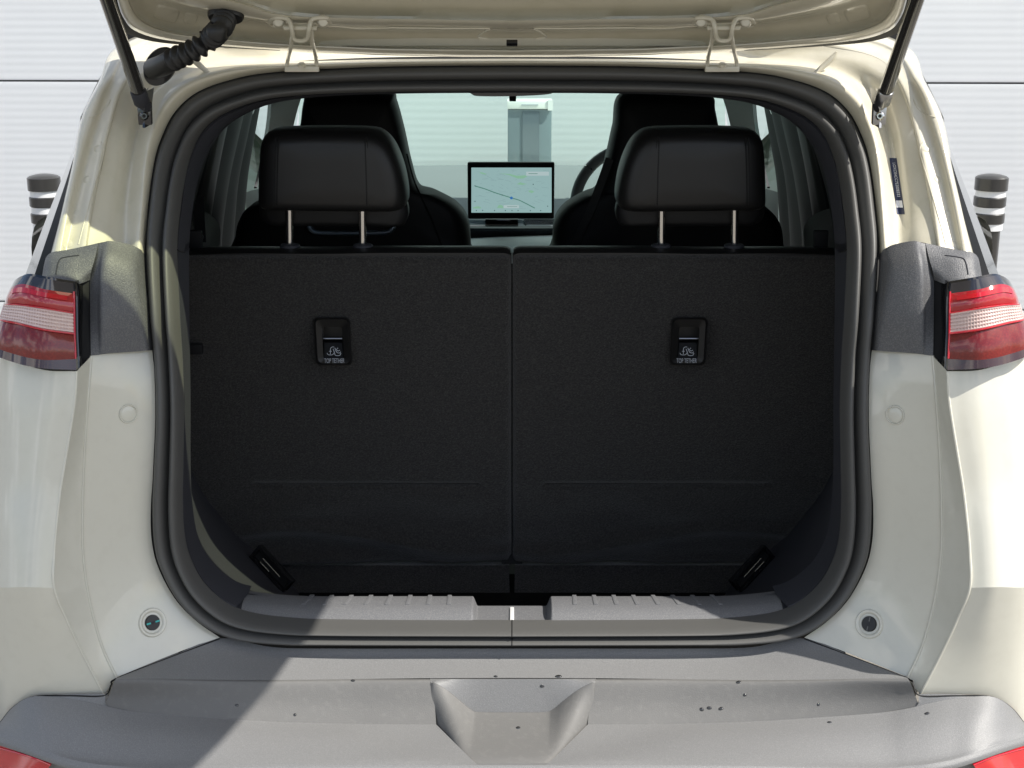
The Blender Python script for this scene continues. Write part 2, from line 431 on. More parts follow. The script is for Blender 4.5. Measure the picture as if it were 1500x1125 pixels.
MB().box(V((0, .056, .6895)), V((.0034, 0, 0)), V((0, .036, 0)), V((0, 0, .0032))).build('latch_striker', mat('striker_zinc', (.80, .80, .79), .4, metal=.2), car, bevel=.0012)
MB().tube([p+V((0, -.0006, 0)) for p in (r[0] for r in rows_seal[3:])], .0009, 6).build('seal_join', GAP, car)
# load floor
MB().poly([V((-.62, .10, .50)), V((.62, .10, .50)), V((.62, .66, .50)), V((-.62, .66, .50))]).build('load_floor', CARPET_D, car)
MB().poly([V((-.80, .60, .42)), V((.80, .60, .42)), V((.80, 3.2, .42)), V((-.80, 3.2, .42))]).build('cabin_floor', INTD, car)
# slanted latch slots at the foot of the side trims
for s in (1, -1):
    def q(px, py, Y):
        p = at(px, py, Y); return p if s == 1 else mir(p)
    a = q(1124, 808, .44); b = q(1078, 858, .40)
    d = (b-a).normalized(); sd = d.cross(V((0, -1, 0))).normalized(); n_ = d.cross(sd)
    hl = (b-a).length/2; c = (a+b)/2
    f = MB(); w = .013
    f.box(c+sd*w, d*hl, sd*.003, n_*.008); f.box(c-sd*w, d*hl, sd*.003, n_*.008)
    f.box(a, d*.003, sd*(w+.003), n_*.008); f.box(b, d*.003, sd*(w+.003), n_*.008)
    h = f.build('cargo_slot', GLOSS, car, bevel=.0012)
    MB().box(c+V((0, .004, 0)), d*hl, sd*w, n_*.001).build('slot_backing', GAP, h)
    fw = V((0, -.010, 0)); MB().tube([c+fw-d*hl*.62+sd*.004*s, c+fw+d*hl*.45+sd*.004*s], .0012, 8).build('slot_wire', SILVER, h)
    MB().tube([c+fw-d*hl*.62-sd*.005*s, c+fw-d*hl*.05-sd*.005*s], .0012, 8).build('slot_wire', SILVER, h)

# rear seats ------------------------------------------------------------------------
def seat_back(s):
    """s=-1 left, +1 right; pixel columns are given for the left one"""
    def q(px, py, Y):
        p = at(px if s == -1 else 1500-px, py, Y); return p
    NX, NY = 90, 160; rows = []
    for i in range(NY+1):
        v = i/NY; py = 374 + v*(830-374); Y = .43 + .12*v
        r = []
        for j in range(NX+1):
            u = j/NX; px = 262 + u*(749.2-262)
            p = q(px, py, Y)
            w = (749.2-px)                                   # distance to the split, px
            dy = 0.
            if w < 8: dy += .012*(1-math.sqrt(max(0, 1-((8-w)/8)**2)))
            t = v*456
            if t < 12: dy += .016*(1-math.sqrt(max(0, 1-((12-t)/12)**2)))
            if t > 447: dy += .02*((t-447)/9)**2
            if abs(py-(709+2*u)) < 4 and 372 < px < 702: dy += .012*(1-abs(py-(709+2*u))/4)
            # loose cloth towards the foot
            k = max(0, (py-690)/130)
            dy += -.016*k*noise.noise(V((px*.010*s, py*.026, 3.1)))
            dy += -.018*math.exp(-((py-(792+18*math.sin(px*.011)))/9)**2)*(.35+.65*max(0, noise.noise(V((px*.008, 1.7, s)))+.4))
            dy += .004*noise.noise(V((p.x*5, p.z*5, .3)))
            kx = px - (488 if s == -1 else 492); 
            if -19 < kx < 17 and 478 < py < 528: dy += .045
            # plug for the anchor recess stays flat
            p = p + V((0, dy, 0)); r.append(p)
        rows.append(r)
    seat = MB().quad_grid(rows).build('rear_seat', CARPET, car, sharp=80)
    seat['label'] = ('left' if s == -1 else 'right') + ' folding rear seat backed in charcoal carpet'
    # floor flap below the hem
    MB().quad_grid([[q(px, 822, .59) for px in (300, 500, 746)], [q(px, 828, .562) for px in (300, 500, 746)], [q(px, 846, .56) for px in (300, 500, 746)], [q(px, 880, .57) for px in (300, 500, 747)]]).build('carpet_flap', CARPET, seat)
    # leather roll on top
    ctr = [(262, 368), (300, 364), (360, 362), (470, 363), (560, 361), (650, 361), (725, 361), (741, 361.8), (748, 366)]
    pr = [(.440, 376), (.440, 371), (.452, 364.5), (.475, 361), (.52, 360.2), (.56, 362), (.575, 372), (.58, 400)]
    rws = []
    for Y, py in pr:
        rws.append([q(px, py + (cy-361.5)*.7, Y) for px, cy in ctr])
    MB().quad_grid([spline(r, 50) for r in rws]).build('seat_top', LEATHER, seat)
    # headrest
    hr = [(387,206),(394,194),(405,188),(440,186),(480,185.5),(520,186),(547,187.5),(561,192),(574,204),(584,222),(592,245),(597,270),(598,290),(593,301),(580,305),(565,305.5),(548,305.5),(490,305),(430,304),(395,303),(384,296),(383,280),(384,240)]
    hd = pillow('headrest', [q(px, py, .47) for px, py in hr],
           [(.392, .30), (.393, .70), (.397, .84), (.408, .93), (.425, .98), (.450, 1.), (.50, 1.), (.53, .95), (.545, .8), (.55, .4)], LEATHER, seat, 96)
    hb = [(383,285),(400,280),(490,280),(560,280),(590,290),(598,306),(596,322),(588,329.5),(560,330),(490,329),(420,329),(398,328),(386,321),(381,307)]
    pillow('headrest_base', [q(px, py, .52) for px, py in hb], [(.486, .6), (.489, .85), (.497, .96), (.51, 1.), (.545, 1.), (.56, .9), (.565, .5)], LEATHER2, seat, 72)
    st = MB()
    for cx, sh in ((403.5, -2), (407.5, -2), (534.5, 3), (538.0, 3)):
        for i in range(34):
            py = 203 + i*2.85; px = cx + sh*math.sin((py-203)/97*1.2)
            p = q(px, py, .3925); e = q(px, py+1.7, .3925)
            if cx in (407.5, 534.5): st.tube([p, e], .0011, 5)
        st.strip([q(cx + sh*math.sin(k/10*1.2), 201+k*10.0, .3932) for k in range(11)], .0012, V((0, -1, 0)))
    tag(st.build('stitching', STITCH, seat), kind='stuff')
    for px in (424, 531):
        b = q(px, 358, .476); a = q(px-.5, 302, .470)
        MB().tube([b, a], .0068, 20).build('headrest_post', CHROME, seat)
        MB().tube([q(px+1, 372, .476), q(px+1, 361, .476), q(px+1, 358, .476), q(px+1, 356.5, .476)], [.019, .019, .017, .009], 24).build('post_collar', TRIM, seat)
    # child seat anchor
    cx = 488 if s == -1 else 1500-1008
    Yc = .455
    def fr(px, py, Y=.447): return q(px, py, Y)
    def rr(x0, y0, x1, y1, sk, r=7, n=5):
        pts = []
        for (ex, ey, a0) in ((x1-r, y0+r, -90), (x1-r, y1-r, 0), (x0+r, y1-r, 90), (x0+r, y0+r, 180)):
            for i in range(n+1):
                a = math.radians(a0 + 90*i/n); x = ex + r*math.cos(a); y = ey + r*math.sin(a)
                pts.append((x + sk*(y-y0)/(y1-y0), y))
        return pts
    o1 = rr(cx-29, 465, cx+24, 535, 4); o2 = rr(cx-26, 468, cx+21, 532, 4); o3 = rr(cx-17, 479, cx+13, 526, 3, 4); 
    fm = MB()
    R = [[fr(x, y, Yy+.0) for x, y in o] for o, Yy in ((o1, .468), (o1, .448), (o2, .440), (o3, .446), (o3, .49))]
    fm.quad_grid(R, closed=True); fm.fan([fr(x, y, .488) for x, y in o3])
    fm.build('tether_frame', LEATHER, seat, sharp=50)
    MB().tube([q(cx-15, 496, .462), q(cx+13, 496, .462)], .0016, 8).build('tether_bar', STEEL, seat)
    fl = MB(); fl.quad_grid([[q(cx-14, 499, .47), q(cx+13, 499, .47)], [q(cx-14, 502, .462), q(cx+13, 502, .462)], [q(cx-13, 524, .450), q(cx+15, 524, .450)]]); fl.build('tether_flap', BEZEL, seat)
    MB().strip([q(cx-14, 523.5, .4490), q(cx+15, 523.5, .4490)], .003, V((0, -1, 0))).build('flap_edge', INTB, seat)
    # printed symbol: anchor, hooked tether line, child seat
    s0 = MB(); nn = V((0, -1, 0)); Ys = .4485
    dx = 0 if s == -1 else 0
    def sp(pts, w=.0011):
        P = [at(x + (488 if s == -1 else 1005), y, Ys) for x, y in pts]
        s0.strip(spline(P, len(P)*4) if len(P) > 2 else P, w, nn)
    sp([(-4, 513), (-4, 519)]); sp([(-9, 517), (-7.5, 519.3), (-4, 520), (-.5, 519.3), (1, 517)]); sp([(-6, 514.5), (-2, 514.5)])
    sp([(-4, 513), (-3.5, 510), (-1, 508.2), (1.5, 508.4)])
    sp([(0, 511), (1.8, 516), (3.5, 520.5), (9.5, 520.5), (11.5, 517.2)], .0012)
    sp([(2.5, 509.5), (4, 513.5), (6, 516.5), (9.5, 517), (11, 515.2)], .0012)
    sp([(4.6, 511), (6.6, 514), (10, 513)], .0012); sp([(6.2, 509.6), (6.9, 510.6)], .0018)
    s0.build('tether_symbol', GREYP, seat)
    tx = 475.0 if s == -1 else 991.0
    text_on('TOP TETHER', at(tx, 531.8, .4392), at(tx+29.5, 531.8, .4392), at(tx, 525.0, .4392), 'tether_lettering', GREYP, seat)
    return seat
def text_on(body, p0, px_, pz_, name, m_, parent, hgt=None):
    """lettering fitted between p0 (lower left), px_ (lower right) and pz_ (upper left)"""
    cu = bpy.data.curves.new(name, 'FONT'); cu.body = body; cu.size = 1
    tmp = bpy.data.objects.new(name, cu); COL.objects.link(tmp)
    me = bpy.data.meshes.new_from_object(tmp)
    vs_ = [v.co.copy() for v in me.vertices]; fs = [tuple(p.vertices) for p in me.polygons]
    bpy.data.objects.remove(tmp); bpy.data.meshes.remove(me); bpy.data.curves.remove(cu)
    x0 = min(v.x for v in vs_); x1 = max(v.x for v in vs_); y0 = min(v.y for v in vs_); y1 = max(v.y for v in vs_)
    ax = (px_-p0); ay = (pz_-p0)
    mb = MB(); mb.v = [p0 + ax*((v.x-x0)/(x1-x0)) + ay*((v.y-y0)/(y1-y0)) for v in vs_]; mb.f = fs
    return mb.build(name, m_, parent, smooth=False, weld=False)
seat_back(-1); seat_back(1)
# gap filler between the halves and small side fittings
MB().quad_grid([[at(px, py, .56) for px in (735, 765)] for py in (386, 600, 826)]).build('seat_split_lining', GAP, car)
for px, s in ((286, 1), (1202, -1)):
    MB().box(at(px, 350, .50), V((.013, 0, 0)), V((0, .006, 0)), V((0, 0, .016))).build('belt_clip', INTD, car, bevel=.002)
MB().box(at(287, 511, .452), V((.013, 0, 0)), V((0, .006, 0)), V((0, 0, .010))).build('carpet_loop', INTD, car, bevel=.003)
b = MB(); b.quad_grid([spline(A((282,288,.62),(284,320,.60),(288,355,.56)), 10), spline(A((299,287,.62),(300,320,.60),(302,355,.56)), 10)]); b.build('seat_belt', INTD, car)
MB().cyl(at(294, 347, .545), V((0, -1, 0)), .006, .004, 16).build('belt_bolt', TRIM, car)

# cabin side walls: strips from the boot forward to the front pillars -----------------
lines = [A((1160,138,.42),(1200,215,.45),(1222,300,.47),(1231,380,.48)),
         A((1166,150,.60),(1192,200,.68),(1212,260,.74),(1224,310,.76),(1228,380,.76)),
         A((1177,160,.80),(1194,215,.82),(1206,270,.84),(1216,330,.84),(1219,380,.84)),
         A((1170,150,.95),(1182,200,.97),(1193,260,.98),(1203,330,.98),(1206,380,.98)),
         A((1160,145,1.15),(1172,200,1.17),(1184,260,1.18),(1194,330,1.18),(1196,380,1.18)),
         A((1136,140,1.40),(1150,200,1.42),(1163,260,1.43),(1173,330,1.43),(1176,380,1.43)),
         A((1126,140,1.62),(1138,200,1.63),(1150,260,1.64),(1156,330,1.64),(1158,380,1.64)),
         A((1118,140,1.80),(1128,200,1.82),(1137,260,1.83),(1142,330,1.83),(1144,380,1.83))]
lines = [spline(l, 16) for l in lines]
tq = cut(TI, 3.6, 10.2); tq = [tq[round(i*(len(tq)-1)/16)] for i in range(17)]
lq = spline(A((1100,120,.42),(1150,128,.42),(1190,170,.44),(1214,240,.46),(1228,310,.475),(1234,390,.48)), 16)
for s in (1, -1):
    g_ = [tq, [a.lerp(b, .5)+V((.03, 0, 0)) for a, b in zip(tq, lq)], lq, [p+V((.02, .02, .0)) for p in lq]]
    MB().quad_grid(g_ if s == 1 else [[mir(p) for p in r] for r in g_]).build('rear_pillar_lining', INTD, car)  # lining added to block stray sun behind the pillar trim
    MB().quad_grid([[V((s*.60, .40, .45)), V((s*.60, .40, 1.62))], [V((s*.78, .42, .45)), V((s*.68, .42, 1.62))]]).build('body_bulkhead', GAP, car)
INTP = mat('pillar_grey', (.050, .049, .045), .7, spec=.2, bump=(600, .3, .0005, 3))
mats = [INTD, INTD, INTP, BEZEL, INTB, INTB, INTD]
for i, mm in enumerate(mats):
    for s in (1, -1):
        rr_ = [lines[i], lines[i+1]]
        mid = [a.lerp(b_, .5) + V((-.010, 0, 0)) for a, b_ in zip(*rr_)]
        rr_ = [rr_[0], mid, rr_[1]]
        cols_ = list(zip(*rr_)); g_ = [spline(list(c), 6) for c in cols_]
        if s == -1: g_ = [[mir(p) for p in r] for r in g_]
        MB().quad_grid(g_).build('pillar_trim' if i != 3 else 'door_seal', mm, car)
for s in (1, -1):
    def q(px, py, Y):
        p = at(px, py, Y); return p if s == 1 else mir(p)
    # rounded quarter-panel shelf and the door card ahead of it
    MB().quad_grid([spline([q(*a) for a in r], 12) for r in (
        [(1231,300,.62),(1212,306,.66),(1195,313,.70),(1182,324,.74),(1176,340,.76)],
        [(1231,330,.57),(1212,332,.60),(1196,335,.64),(1184,340,.70),(1178,350,.74)],
        [(1231,372,.56),(1212,372,.59),(1196,372,.63),(1184,372,.70),(1178,372,.74)])]).build('quarter_shelf', INTG2, car)
    MB().quad_grid([spline([q(*a) for a in r], 8) for r in (
        [(1104,272,2.25),(1118,276,2.1),(1132,279,1.95),(1140,282,1.86)],
        [(1098,300,2.2),(1116,300,2.05),(1131,300,1.92),(1140,302,1.85)],
        [(1090,375,2.2),(1112,375,2.05),(1130,375,1.92),(1142,375,1.85)])]).build('door_card', INTG, car)
    MB().tube(spline([q(1131,157,1.60), q(1135,166,1.58), q(1142,176,1.56), q(1144,184,1.56)], 12), .0085, 10).build('grab_handle', GLOSS, car)
    # front pillars between windscreen and door glass
    MB().quad_grid([spline([q(*a) for a in r], 10) for r in (
        [(1056,136,2.25),(1064,160,2.35),(1074,200,2.5),(1086,240,2.65)], [(1078,136,2.15),(1084,160,2.25),(1092,200,2.4),(1100,240,2.5)],
        [(1102,136,2.05),(1108,170,2.10),(1114,205,2.2),(1121,255,2.3),(1130,280,2.3)][:4])]).build('front_pillar', INTG2, car)
    MB().quad_grid([spline([q(*a) for a in r], 8) for r in (
        [(1102,140,1.98),(1105,180,2.0),(1116,235,2.05),(1124,276,2.08)], [(1107,140,1.96),(1110,180,1.98),(1119,235,2.03),(1128,276,2.06)])]).build('window_frame', GLOSS, car)
    # door glass
    MB().quad_grid([[V((s*.825, 1.75, 1.0)), V((s*.825, 3.0, 1.0))], [V((s*.70, 1.75, 1.60)), V((s*.70, 3.0, 1.60))]]).build('door_glass', GLASSS, car)

# front seats -----------------------------------------------------------------------
fsl = [(446,150),(455,139),(510,136),(570,137),(579,150),(590,190),(601,240),(613,274),(640,284),(668,300),(684,322),(689,362),(688,420),(345,420),(347,345),(354,318),(366,302),(390,292),(415,280),(430,225),(441,185)]
fsr = [(912,138),(990,136),(1040,140),(1046,160),(1054,200),(1066,250),(1085,285),(1118,300),(1140,325),(1146,362),(1146,420),(812,420),(810,355),(814,322),(828,302),(852,287),(876,274),(890,226),(899,186)]
SL = [(1.30, .5), (1.305, .86), (1.315, .95), (1.34, 1.), (1.42, 1.), (1.44, .95), (1.45, .6)]
for lst, nm in ((fsl, 'left'), (fsr, 'right')):
    f = pillow('front_seat', [at(px, py, 1.36) for px, py in lst], SL, LEATHER2, car, 120)
    f['label'] = nm + ' black front seat with built-in headrest'
    if nm == 'left':
        MB().tube(spline(A((452,331,1.285),(458,338,1.283),(470,341,1.283),(510,341.5,1.283),(560,341,1.283),(572,338,1.283),(578,331,1.285)), 40), .0065, 10).build('seat_reflection_bar', SILVERB, f)  # bar added for a bluish reflection across the seat back
        pts = A((596,225,1.302),(606,262,1.302),(618,290,1.302),(634,325,1.302),(648,362,1.302))
    else:
        pts = A((893,232,1.300),(880,268,1.298),(866,305,1.297),(850,340,1.297),(838,368,1.298))
    MB().strip(spline(pts, 20), .020 if nm == 'right' else .004, V((0, -1, 0)), .004).build('bolster_edge_strip', LEATHER if nm == 'right' else STITCH, f)  # right strip added for the highlight along the bolster edge

# dashboard, screen, wheel, mirror, windscreen ----------------------------------------
rows = [A((540,243,2.85),(640,242,2.85),(750,241,2.85),(860,242,2.85),(1000,243,2.85)),
        A((540,252,2.7),(640,252,2.7),(750,251,2.7),(860,251,2.7),(1000,252,2.7)),
        A((540,275,2.45),(640,275,2.45),(750,275,2.45),(860,275,2.45),(1000,275,2.45)),
        A((540,318,2.2),(640,318,2.2),(750,319,2.2),(860,318,2.2),(1000,318,2.2)),
        A((540,330,2.14),(640,330,2.14),(750,331,2.14),(860,330,2.14),(1000,330,2.14))]
MB().quad_grid(rows_of(rows, 24, 5)).build('dash_top', DASH, car)
MB().quad_grid(rows_of([A((540,330,2.14),(750,331,2.14),(1000,330,2.14)), A((540,336,2.12),(750,337,2.12),(1000,336,2.12)), A((540,348,2.15),(750,350,2.16),(1000,348,2.15))], 12, 3)).build('dash_band', DASHD, car)
MB().quad_grid(rows_of([A((540,348,2.13),(640,350,2.13),(750,346,2.13),(860,343,2.13),(1000,343,2.13)), A((540,362,1.95),(640,362,1.95),(750,362,1.95),(860,362,1.95),(1000,362,1.95)), A((540,400,1.9),(640,400,1.9),(750,400,1.9),(860,400,1.9),(1000,400,1.9))], 12, 4)).build('dash_shelf', SHELF, car)
MB().quad_grid([A((764,326,2.11),(768,321,2.11),(818,321,2.11)), A((770,331,2.105),(772,329,2.105),(818,329,2.105))]).build('dash_trim', SILVER, car, smooth=False)
MB().quad_grid(rows_of([A((686,322,2.1),(720,323,2.1),(764,322,2.1)), A((686,327,2.09),(720,329,2.09),(768,327,2.09))], 8, 2)).build('dash_trim', SILVERB, car)
c0 = at(748.5, 279, 2.06); hw = at(812, 279, 2.06).x - c0.x; hh = (at(748, 237.5, 2.06).z - at(748, 320.5, 2.06).z)/2
scr = MB().box(V((c0.x, 2.062, c0.z)), V((hw, 0, 0)), V((0, .011, 0)), V((0, 0, hh))).build('display_screen', BEZEL, car, bevel=.006)
Yd = 2.0498
MB().poly(A((690.5,245.5,Yd),(808,245.5,Yd),(808,311.5,Yd),(690.5,311.5,Yd))).build('map_display', SCR, scr, smooth=False)
nn = V((0, -1, 0))
def disp_poly(pts, m_, nm, d): MB().poly([at(690.5+ (x-150)/885*117.5, 245.5+(y-115)/497*66, Yd-d) for x, y in pts]).build(nm, m_, scr, smooth=False)
rd = MB()
for i in range(70):
    x = random.uniform(165, 960); y = random.uniform(130, 570); L_ = random.uniform(18, 80); a = random.uniform(-.18, .28)
    pts = [at(690.5+(x+L_*t-150)/885*117.5, 245.5+(y+L_*a*t+6*math.sin(t*3+i)-115)/497*66, Yd-.0006) for t in (0, .33, .66, 1)]
    if x+L_ < 1025: rd.strip(pts, .0011, nn)
tag(rd.build('map_roads', SCRR, scr, smooth=False), kind='stuff')
disp_poly([(240,165),(270,168),(320,185),(300,192),(250,180)], SCRG, 'map_park', .0008)
disp_poly([(455,178),(580,186),(650,205),(740,200),(770,212),(720,236),(660,236),(600,212),(560,196)], SCRG, 'map_park', .0008)
disp_poly([(650,298),(690,276),(730,290),(765,296),(710,306)], SCRG, 'map_park', .0008)
disp_poly([(780,368),(820,366),(845,382),(815,396),(785,384)], SCRG, 'map_park', .0008)
disp_poly([(430,560),(455,525),(490,530),(512,564)], SCRG, 'map_park', .0008)
disp_poly([(165,555),(220,540),(258,552),(250,566),(170,566)], SCRG, 'map_park', .0008)
def dpt(x, y, d): return at(690.5+(x-150)/885*117.5, 245.5+(y-115)/497*66, Yd-d)
MB().strip([dpt(x, y, .0011) for x, y in ((190,318),(300,350),(420,395),(490,417),(590,448),(680,475),(760,515),(850,562))], .0026, nn).build('map_route', SCRT, scr, smooth=False)
MB().cyl(dpt(592, 450, .0012), nn, .0042, .0004, 16).build('map_marker', SCRB, scr)
mk = MB()
for x, y in ((190,316),(490,417),(832,299),(190,488),(992,541),(205,590),(275,588),(405,590),(525,590),(598,590),(665,590),(800,590),(915,590)): mk.cyl(dpt(x, y, .0013), nn, .0017, .0003, 10)
tag(mk.build('map_icons', SCRK, scr), kind='stuff')
disp_poly([(755,160),(1005,160),(1005,204),(755,204)], SCRW, 'search_bar', .0010)
disp_poly([(505,530),(675,530),(675,562),(505,562)], SCRW, 'place_bar', .0010)
MB().strip([dpt(780,182,.0012), dpt(880,182,.0012)], .0016, nn).build('search_print', SCRT, scr, smooth=False)
MB().strip([dpt(545,546,.0012), dpt(655,546,.0012)], .0012, nn).build('place_print', SCRT, scr, smooth=False)
MB().box(at(735, 325, 2.09), V((.05, 0, 0)), V((0, .02, 0)), V((0, 0, .012))).build('screen_foot', GLOSS, scr, bevel=.004)
wc = at(932, 302, 1.98); tilt = math.radians(25)
ring = [wc + V((.178*math.cos(a), .178*math.sin(a)*math.sin(tilt), .178*math.sin(a)*math.cos(tilt))) for a in [2*math.pi*i/64 for i in range(65)]]
wh = MB().tube(ring, .0165, 14, cap=False).build('steering_wheel', mat('wheel_leather', (.13, .135, .13), .32), car)
k = 25; dv = (ring[k+1]-ring[k]).normalized()
MB().tube([ring[k]-dv*.0015, ring[k]+dv*.0015], .0174, 16).build('wheel_ring', CHROME, wh)
MB().box(wc, V((.16, 0, 0)), V((0, .012, 0)), V((0, 0, .02))).build('wheel_spoke', INTD, wh, bevel=.004)
a_ = at(688, 132, 1.95); b_ = at(812, 132, 1.95)
mo = spline(A((688,128,1.95),(692,138,1.95),(705,140.5,1.95),(750,140.5,1.95),(795,138.5,1.95),(811,135,1.95),(812,126,1.95),(750,118,1.95)), 40, closed=True)
mb = MB(); mb.quad_grid([[p+V((0, d, 0)) for p in mo] for d in (-.012, .03)], closed=True); mb.fan([p+V((0, -.012, 0)) for p in mo]); mb.build('rear_view_mirror', GLOSS, car)
MB().box(at(751, 138, 2.0), V((.010, 0, 0)), V((0, .02, 0)), V((0, 0, .019))).build('mirror_stem', INTD, car, bevel=.003)
MB().quad_grid([[V((x, 2.95 - .25*abs(x)**2, 1.06)) for x in (-.75, -.4, 0, .4, .75)], [V((x, 2.15 - .12*abs(x)**2, 1.55)) for x in (-.62, -.33, 0, .33, .62)]]).build('windscreen', GLASSW, car)

# ------------------------------------------------------------------ rear body
# pillar jamb and roof gutter
JR = [
 A((1288,372,.085),(1283,300,.14),(1275,242,.19),(1264,203,.225),(1243,163,.26),(1209,134,.285),(1156,115.5,.30),(1100,106,.307),(1000,100,.31),(900,97,.314),(750,96,.315)),
 A((1293,368,.066),(1290,300,.122),(1284,241,.172),(1273,197,.207),(1252,154,.243),(1216,125,.268),(1160,108,.283),(1103,99.5,.29),(1000,95,.294),(900,92.5,.298),(750,91.5,.30)),
 A((1300,362,.066),(1297,300,.122),(1291,240,.172),(1281,193,.207),(1260,147,.245),(1222,118,.27),(1164,101,.287),(1105,95,.297),(1000,91,.302),(900,89,.305),(750,88,.308)),
 A((1318,356,.085),(1316,300,.14),(1308,240,.192),(1298,190,.235),(1277,138,.27),(1235,107,.297),(1170,93,.317),(1108,88,.33),(1000,85,.335),(900,84,.34),(750,83,.345)),
 A((1345,354,.06),(1336,300,.115),(1326,240,.165),(1315,185,.207),(1296,130,.25),(1258,92,.295),(1185,78,.325),(1115,74,.335),(1000,74,.36),(900,74,.37),(750,74,.375)),
 A((1372,361,.040),(1362,300,.095),(1350,240,.145),(1337,185,.187),(1318,128,.228),(1286,85,.292),(1200,66,.325),(1120,60,.33),(1000,60,.37),(900,60,.385),(750,60,.40))]
JR2 = [JR[-1],
 A((1378,362,.030),(1368,300,.085),(1355,240,.135),(1341,185,.178),(1322,126,.22),(1290,82,.296),(1204,62,.325),(1122,57,.33),(1000,57,.37),(900,57,.39),(750,57,.40)),
 A((1402,368,.034),(1388,300,.088),(1374,240,.136),(1358,182,.178),(1336,124,.218),(1302,74,.305),(1215,54,.335),(1130,50,.33),(1000,49,.38),(900,49,.40),(750,49,.41)),
 A((1412,370,.020),(1398,300,.072),(1384,240,.12),(1367,180,.163),(1344,122,.205),(1310,70,.305),(1225,48,.335),(1134,42,.32),(1000,40,.38),(900,38,.41),(750,37,.42)),
 A((1424,374,.022),(1406,300,.076),(1392,240,.123),(1378,172,.170),(1353,120,.21),(1330,72,.315),(1240,40,.35),(1140,34,.33),(1000,30,.40),(900,28,.42),(750,27,.43)),
 A((1430,376,.06),(1412,300,.12),(1396,240,.17),(1381,172,.21),(1355,118,.26),(1330,68,.36),(1240,36,.40),(1140,30,.42),(1000,26,.50),(900,24,.52),(750,22,.55))]
def jd(p, i, j):
    k = noise.noise(V((p.x*11, p.z*11, 4.2)))
    return p + V((0, .0022*k, 0))
def bvh(o):
    off = WL[o.name]; return BVHTree.FromPolygons([v.co + off for v in o.data.vertices], [tuple(p.vertices) for p in o.data.polygons])
def surf(tree, px, py):
    d = ray(px, py).normalized(); h, n_, _, _ = tree.ray_cast(CAM, d)
    if n_.dot(d) > 0: n_ = -n_
    return h, n_
jrows = [r[::-1] for r in JR]; jrows2 = [r[::-1] for r in JR2]
JBT = bvh(loft_sym('pillar_jamb', jrows, PAINT_BOUNCE, car, nu=70, nv=5, disp=jd, sharp=50))
FLT = bvh(loft_sym('pillar_flange', jrows2, PAINT_BOUNCE, car, nu=70, nv=5, sharp=50))
# spot-weld dimples on the flange and embossed recess lines
for s in (1, -1):
    def q(px, py, Y):
        p = at(px, py, Y); return p if s == 1 else mir(p)
    for px, py in ((1357,218),(1373,263),(1388,312),(1399,358)):
        h, n_ = surf(FLT, px if s == 1 else 1500-px, py)
        MB().tube([h-n_*.0005, h+n_*.0006, h+n_*.0009], [.0075, .0055, .002], 14).build('weld_dimple', PAINT_BOUNCE, car)
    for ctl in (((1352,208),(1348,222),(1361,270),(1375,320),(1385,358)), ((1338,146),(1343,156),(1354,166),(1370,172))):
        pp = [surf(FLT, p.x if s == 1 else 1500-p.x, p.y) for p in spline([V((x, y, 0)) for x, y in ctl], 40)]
        MB().tube([h+n_*.0001 for h, n_ in pp if h is not None], .0010, 6).build('seam_line', PAINT_BOUNCE, car)
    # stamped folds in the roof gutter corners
    MB().tube(spline([q(*p) for p in ((1190,110,.287),(1205,98,.292),(1220,84,.292),(1226,76,.29))], 16), [.002+.0035*math.sin(math.pi*i/16) for i in range(17)], 8).build('gutter_fold', PAINT_BOUNCE, car)
# sticker with the identification number on the right jamb
def stk(u, v, l):
    """point on the sticker: u across 0..1, v down 0..1"""
    h, n_ = surf(JBT, 1302.5 + 11.2*v + (11.2+.6*v)*u, 231.5 + 82.5*v)
    return h + n_*l
lab = MB().quad_grid([[stk(u/4, v/20, .0005) for u in range(5)] for v in range(21)]).build('number_sticker', NAVY, car)
def map_text(body, name, m_, parent, u0, u1, v0, v1, l):
    cu = bpy.data.curves.new(name, 'FONT'); cu.body = body; cu.size = 1
    tmp = bpy.data.objects.new(name, cu); COL.objects.link(tmp); me = bpy.data.meshes.new_from_object(tmp)
    vs_ = [v.co.copy() for v in me.vertices]; fs = [tuple(p.vertices) for p in me.polygons]
    bpy.data.objects.remove(tmp); bpy.data.meshes.remove(me); bpy.data.curves.remove(cu)
    x0 = min(v.x for v in vs_); x1 = max(v.x for v in vs_); y0 = min(v.y for v in vs_); y1 = max(v.y for v in vs_)
    mb = MB(); mb.v = [stk(u0 + (u1-u0)*(v.y-y0)/(y1-y0), v0 + (v1-v0)*(v.x-x0)/(x1-x0), l) for v in vs_]; mb.f = fs
    return mb.build(name, m_, parent, smooth=False, weld=False)
map_text('LGXCE4CC7S2008333', 'sticker_number', WHITE, lab, .30, .80, .09, .695, .0012)
MB().quad_grid([[stk(u, v, .0010) for u in (.06, .5, .94)] for v in (.76, .82, .885)]).build('sticker_patch', WHITE, lab, smooth=False)

# dark corner trim between jamb and lamp
KR = [A((1288,372,.085),(1287,400,.065),(1282,455,.04),(1276,513,.035)),
      A((1295,365,.062),(1294,400,.040),(1289,455,.02),(1284,513.5,.015)),
      A((1310,358,.052),(1306,398,.020),(1303,455,.004),(1300,515,.004)),
      A((1338,353,.036),(1346,388,.0),(1347,455,-.018),(1345,518,-.022)),
      A((1352,356,.034),(1356,395,.006),(1357,455,-.012),(1356,520,-.026)),
      A((1366,360,.034),(1368,400,.014),(1368,455,-.006),(1367,521,-.030))]
loft('corner_trim', KR, CORNER, car, nu=24, nv=5, sharp=60)
KR2 = [A((1366,360,.036),(1368,400,.016),(1368,455,-.004),(1367,521,-.028)), A((1380,364,.034),(1381,408,.006),(1380,465,-.018),(1378,532,-.045)), A((1394,368,.034),(1393,414,.0),(1391,470,-.03),(1388,544,-.07))]
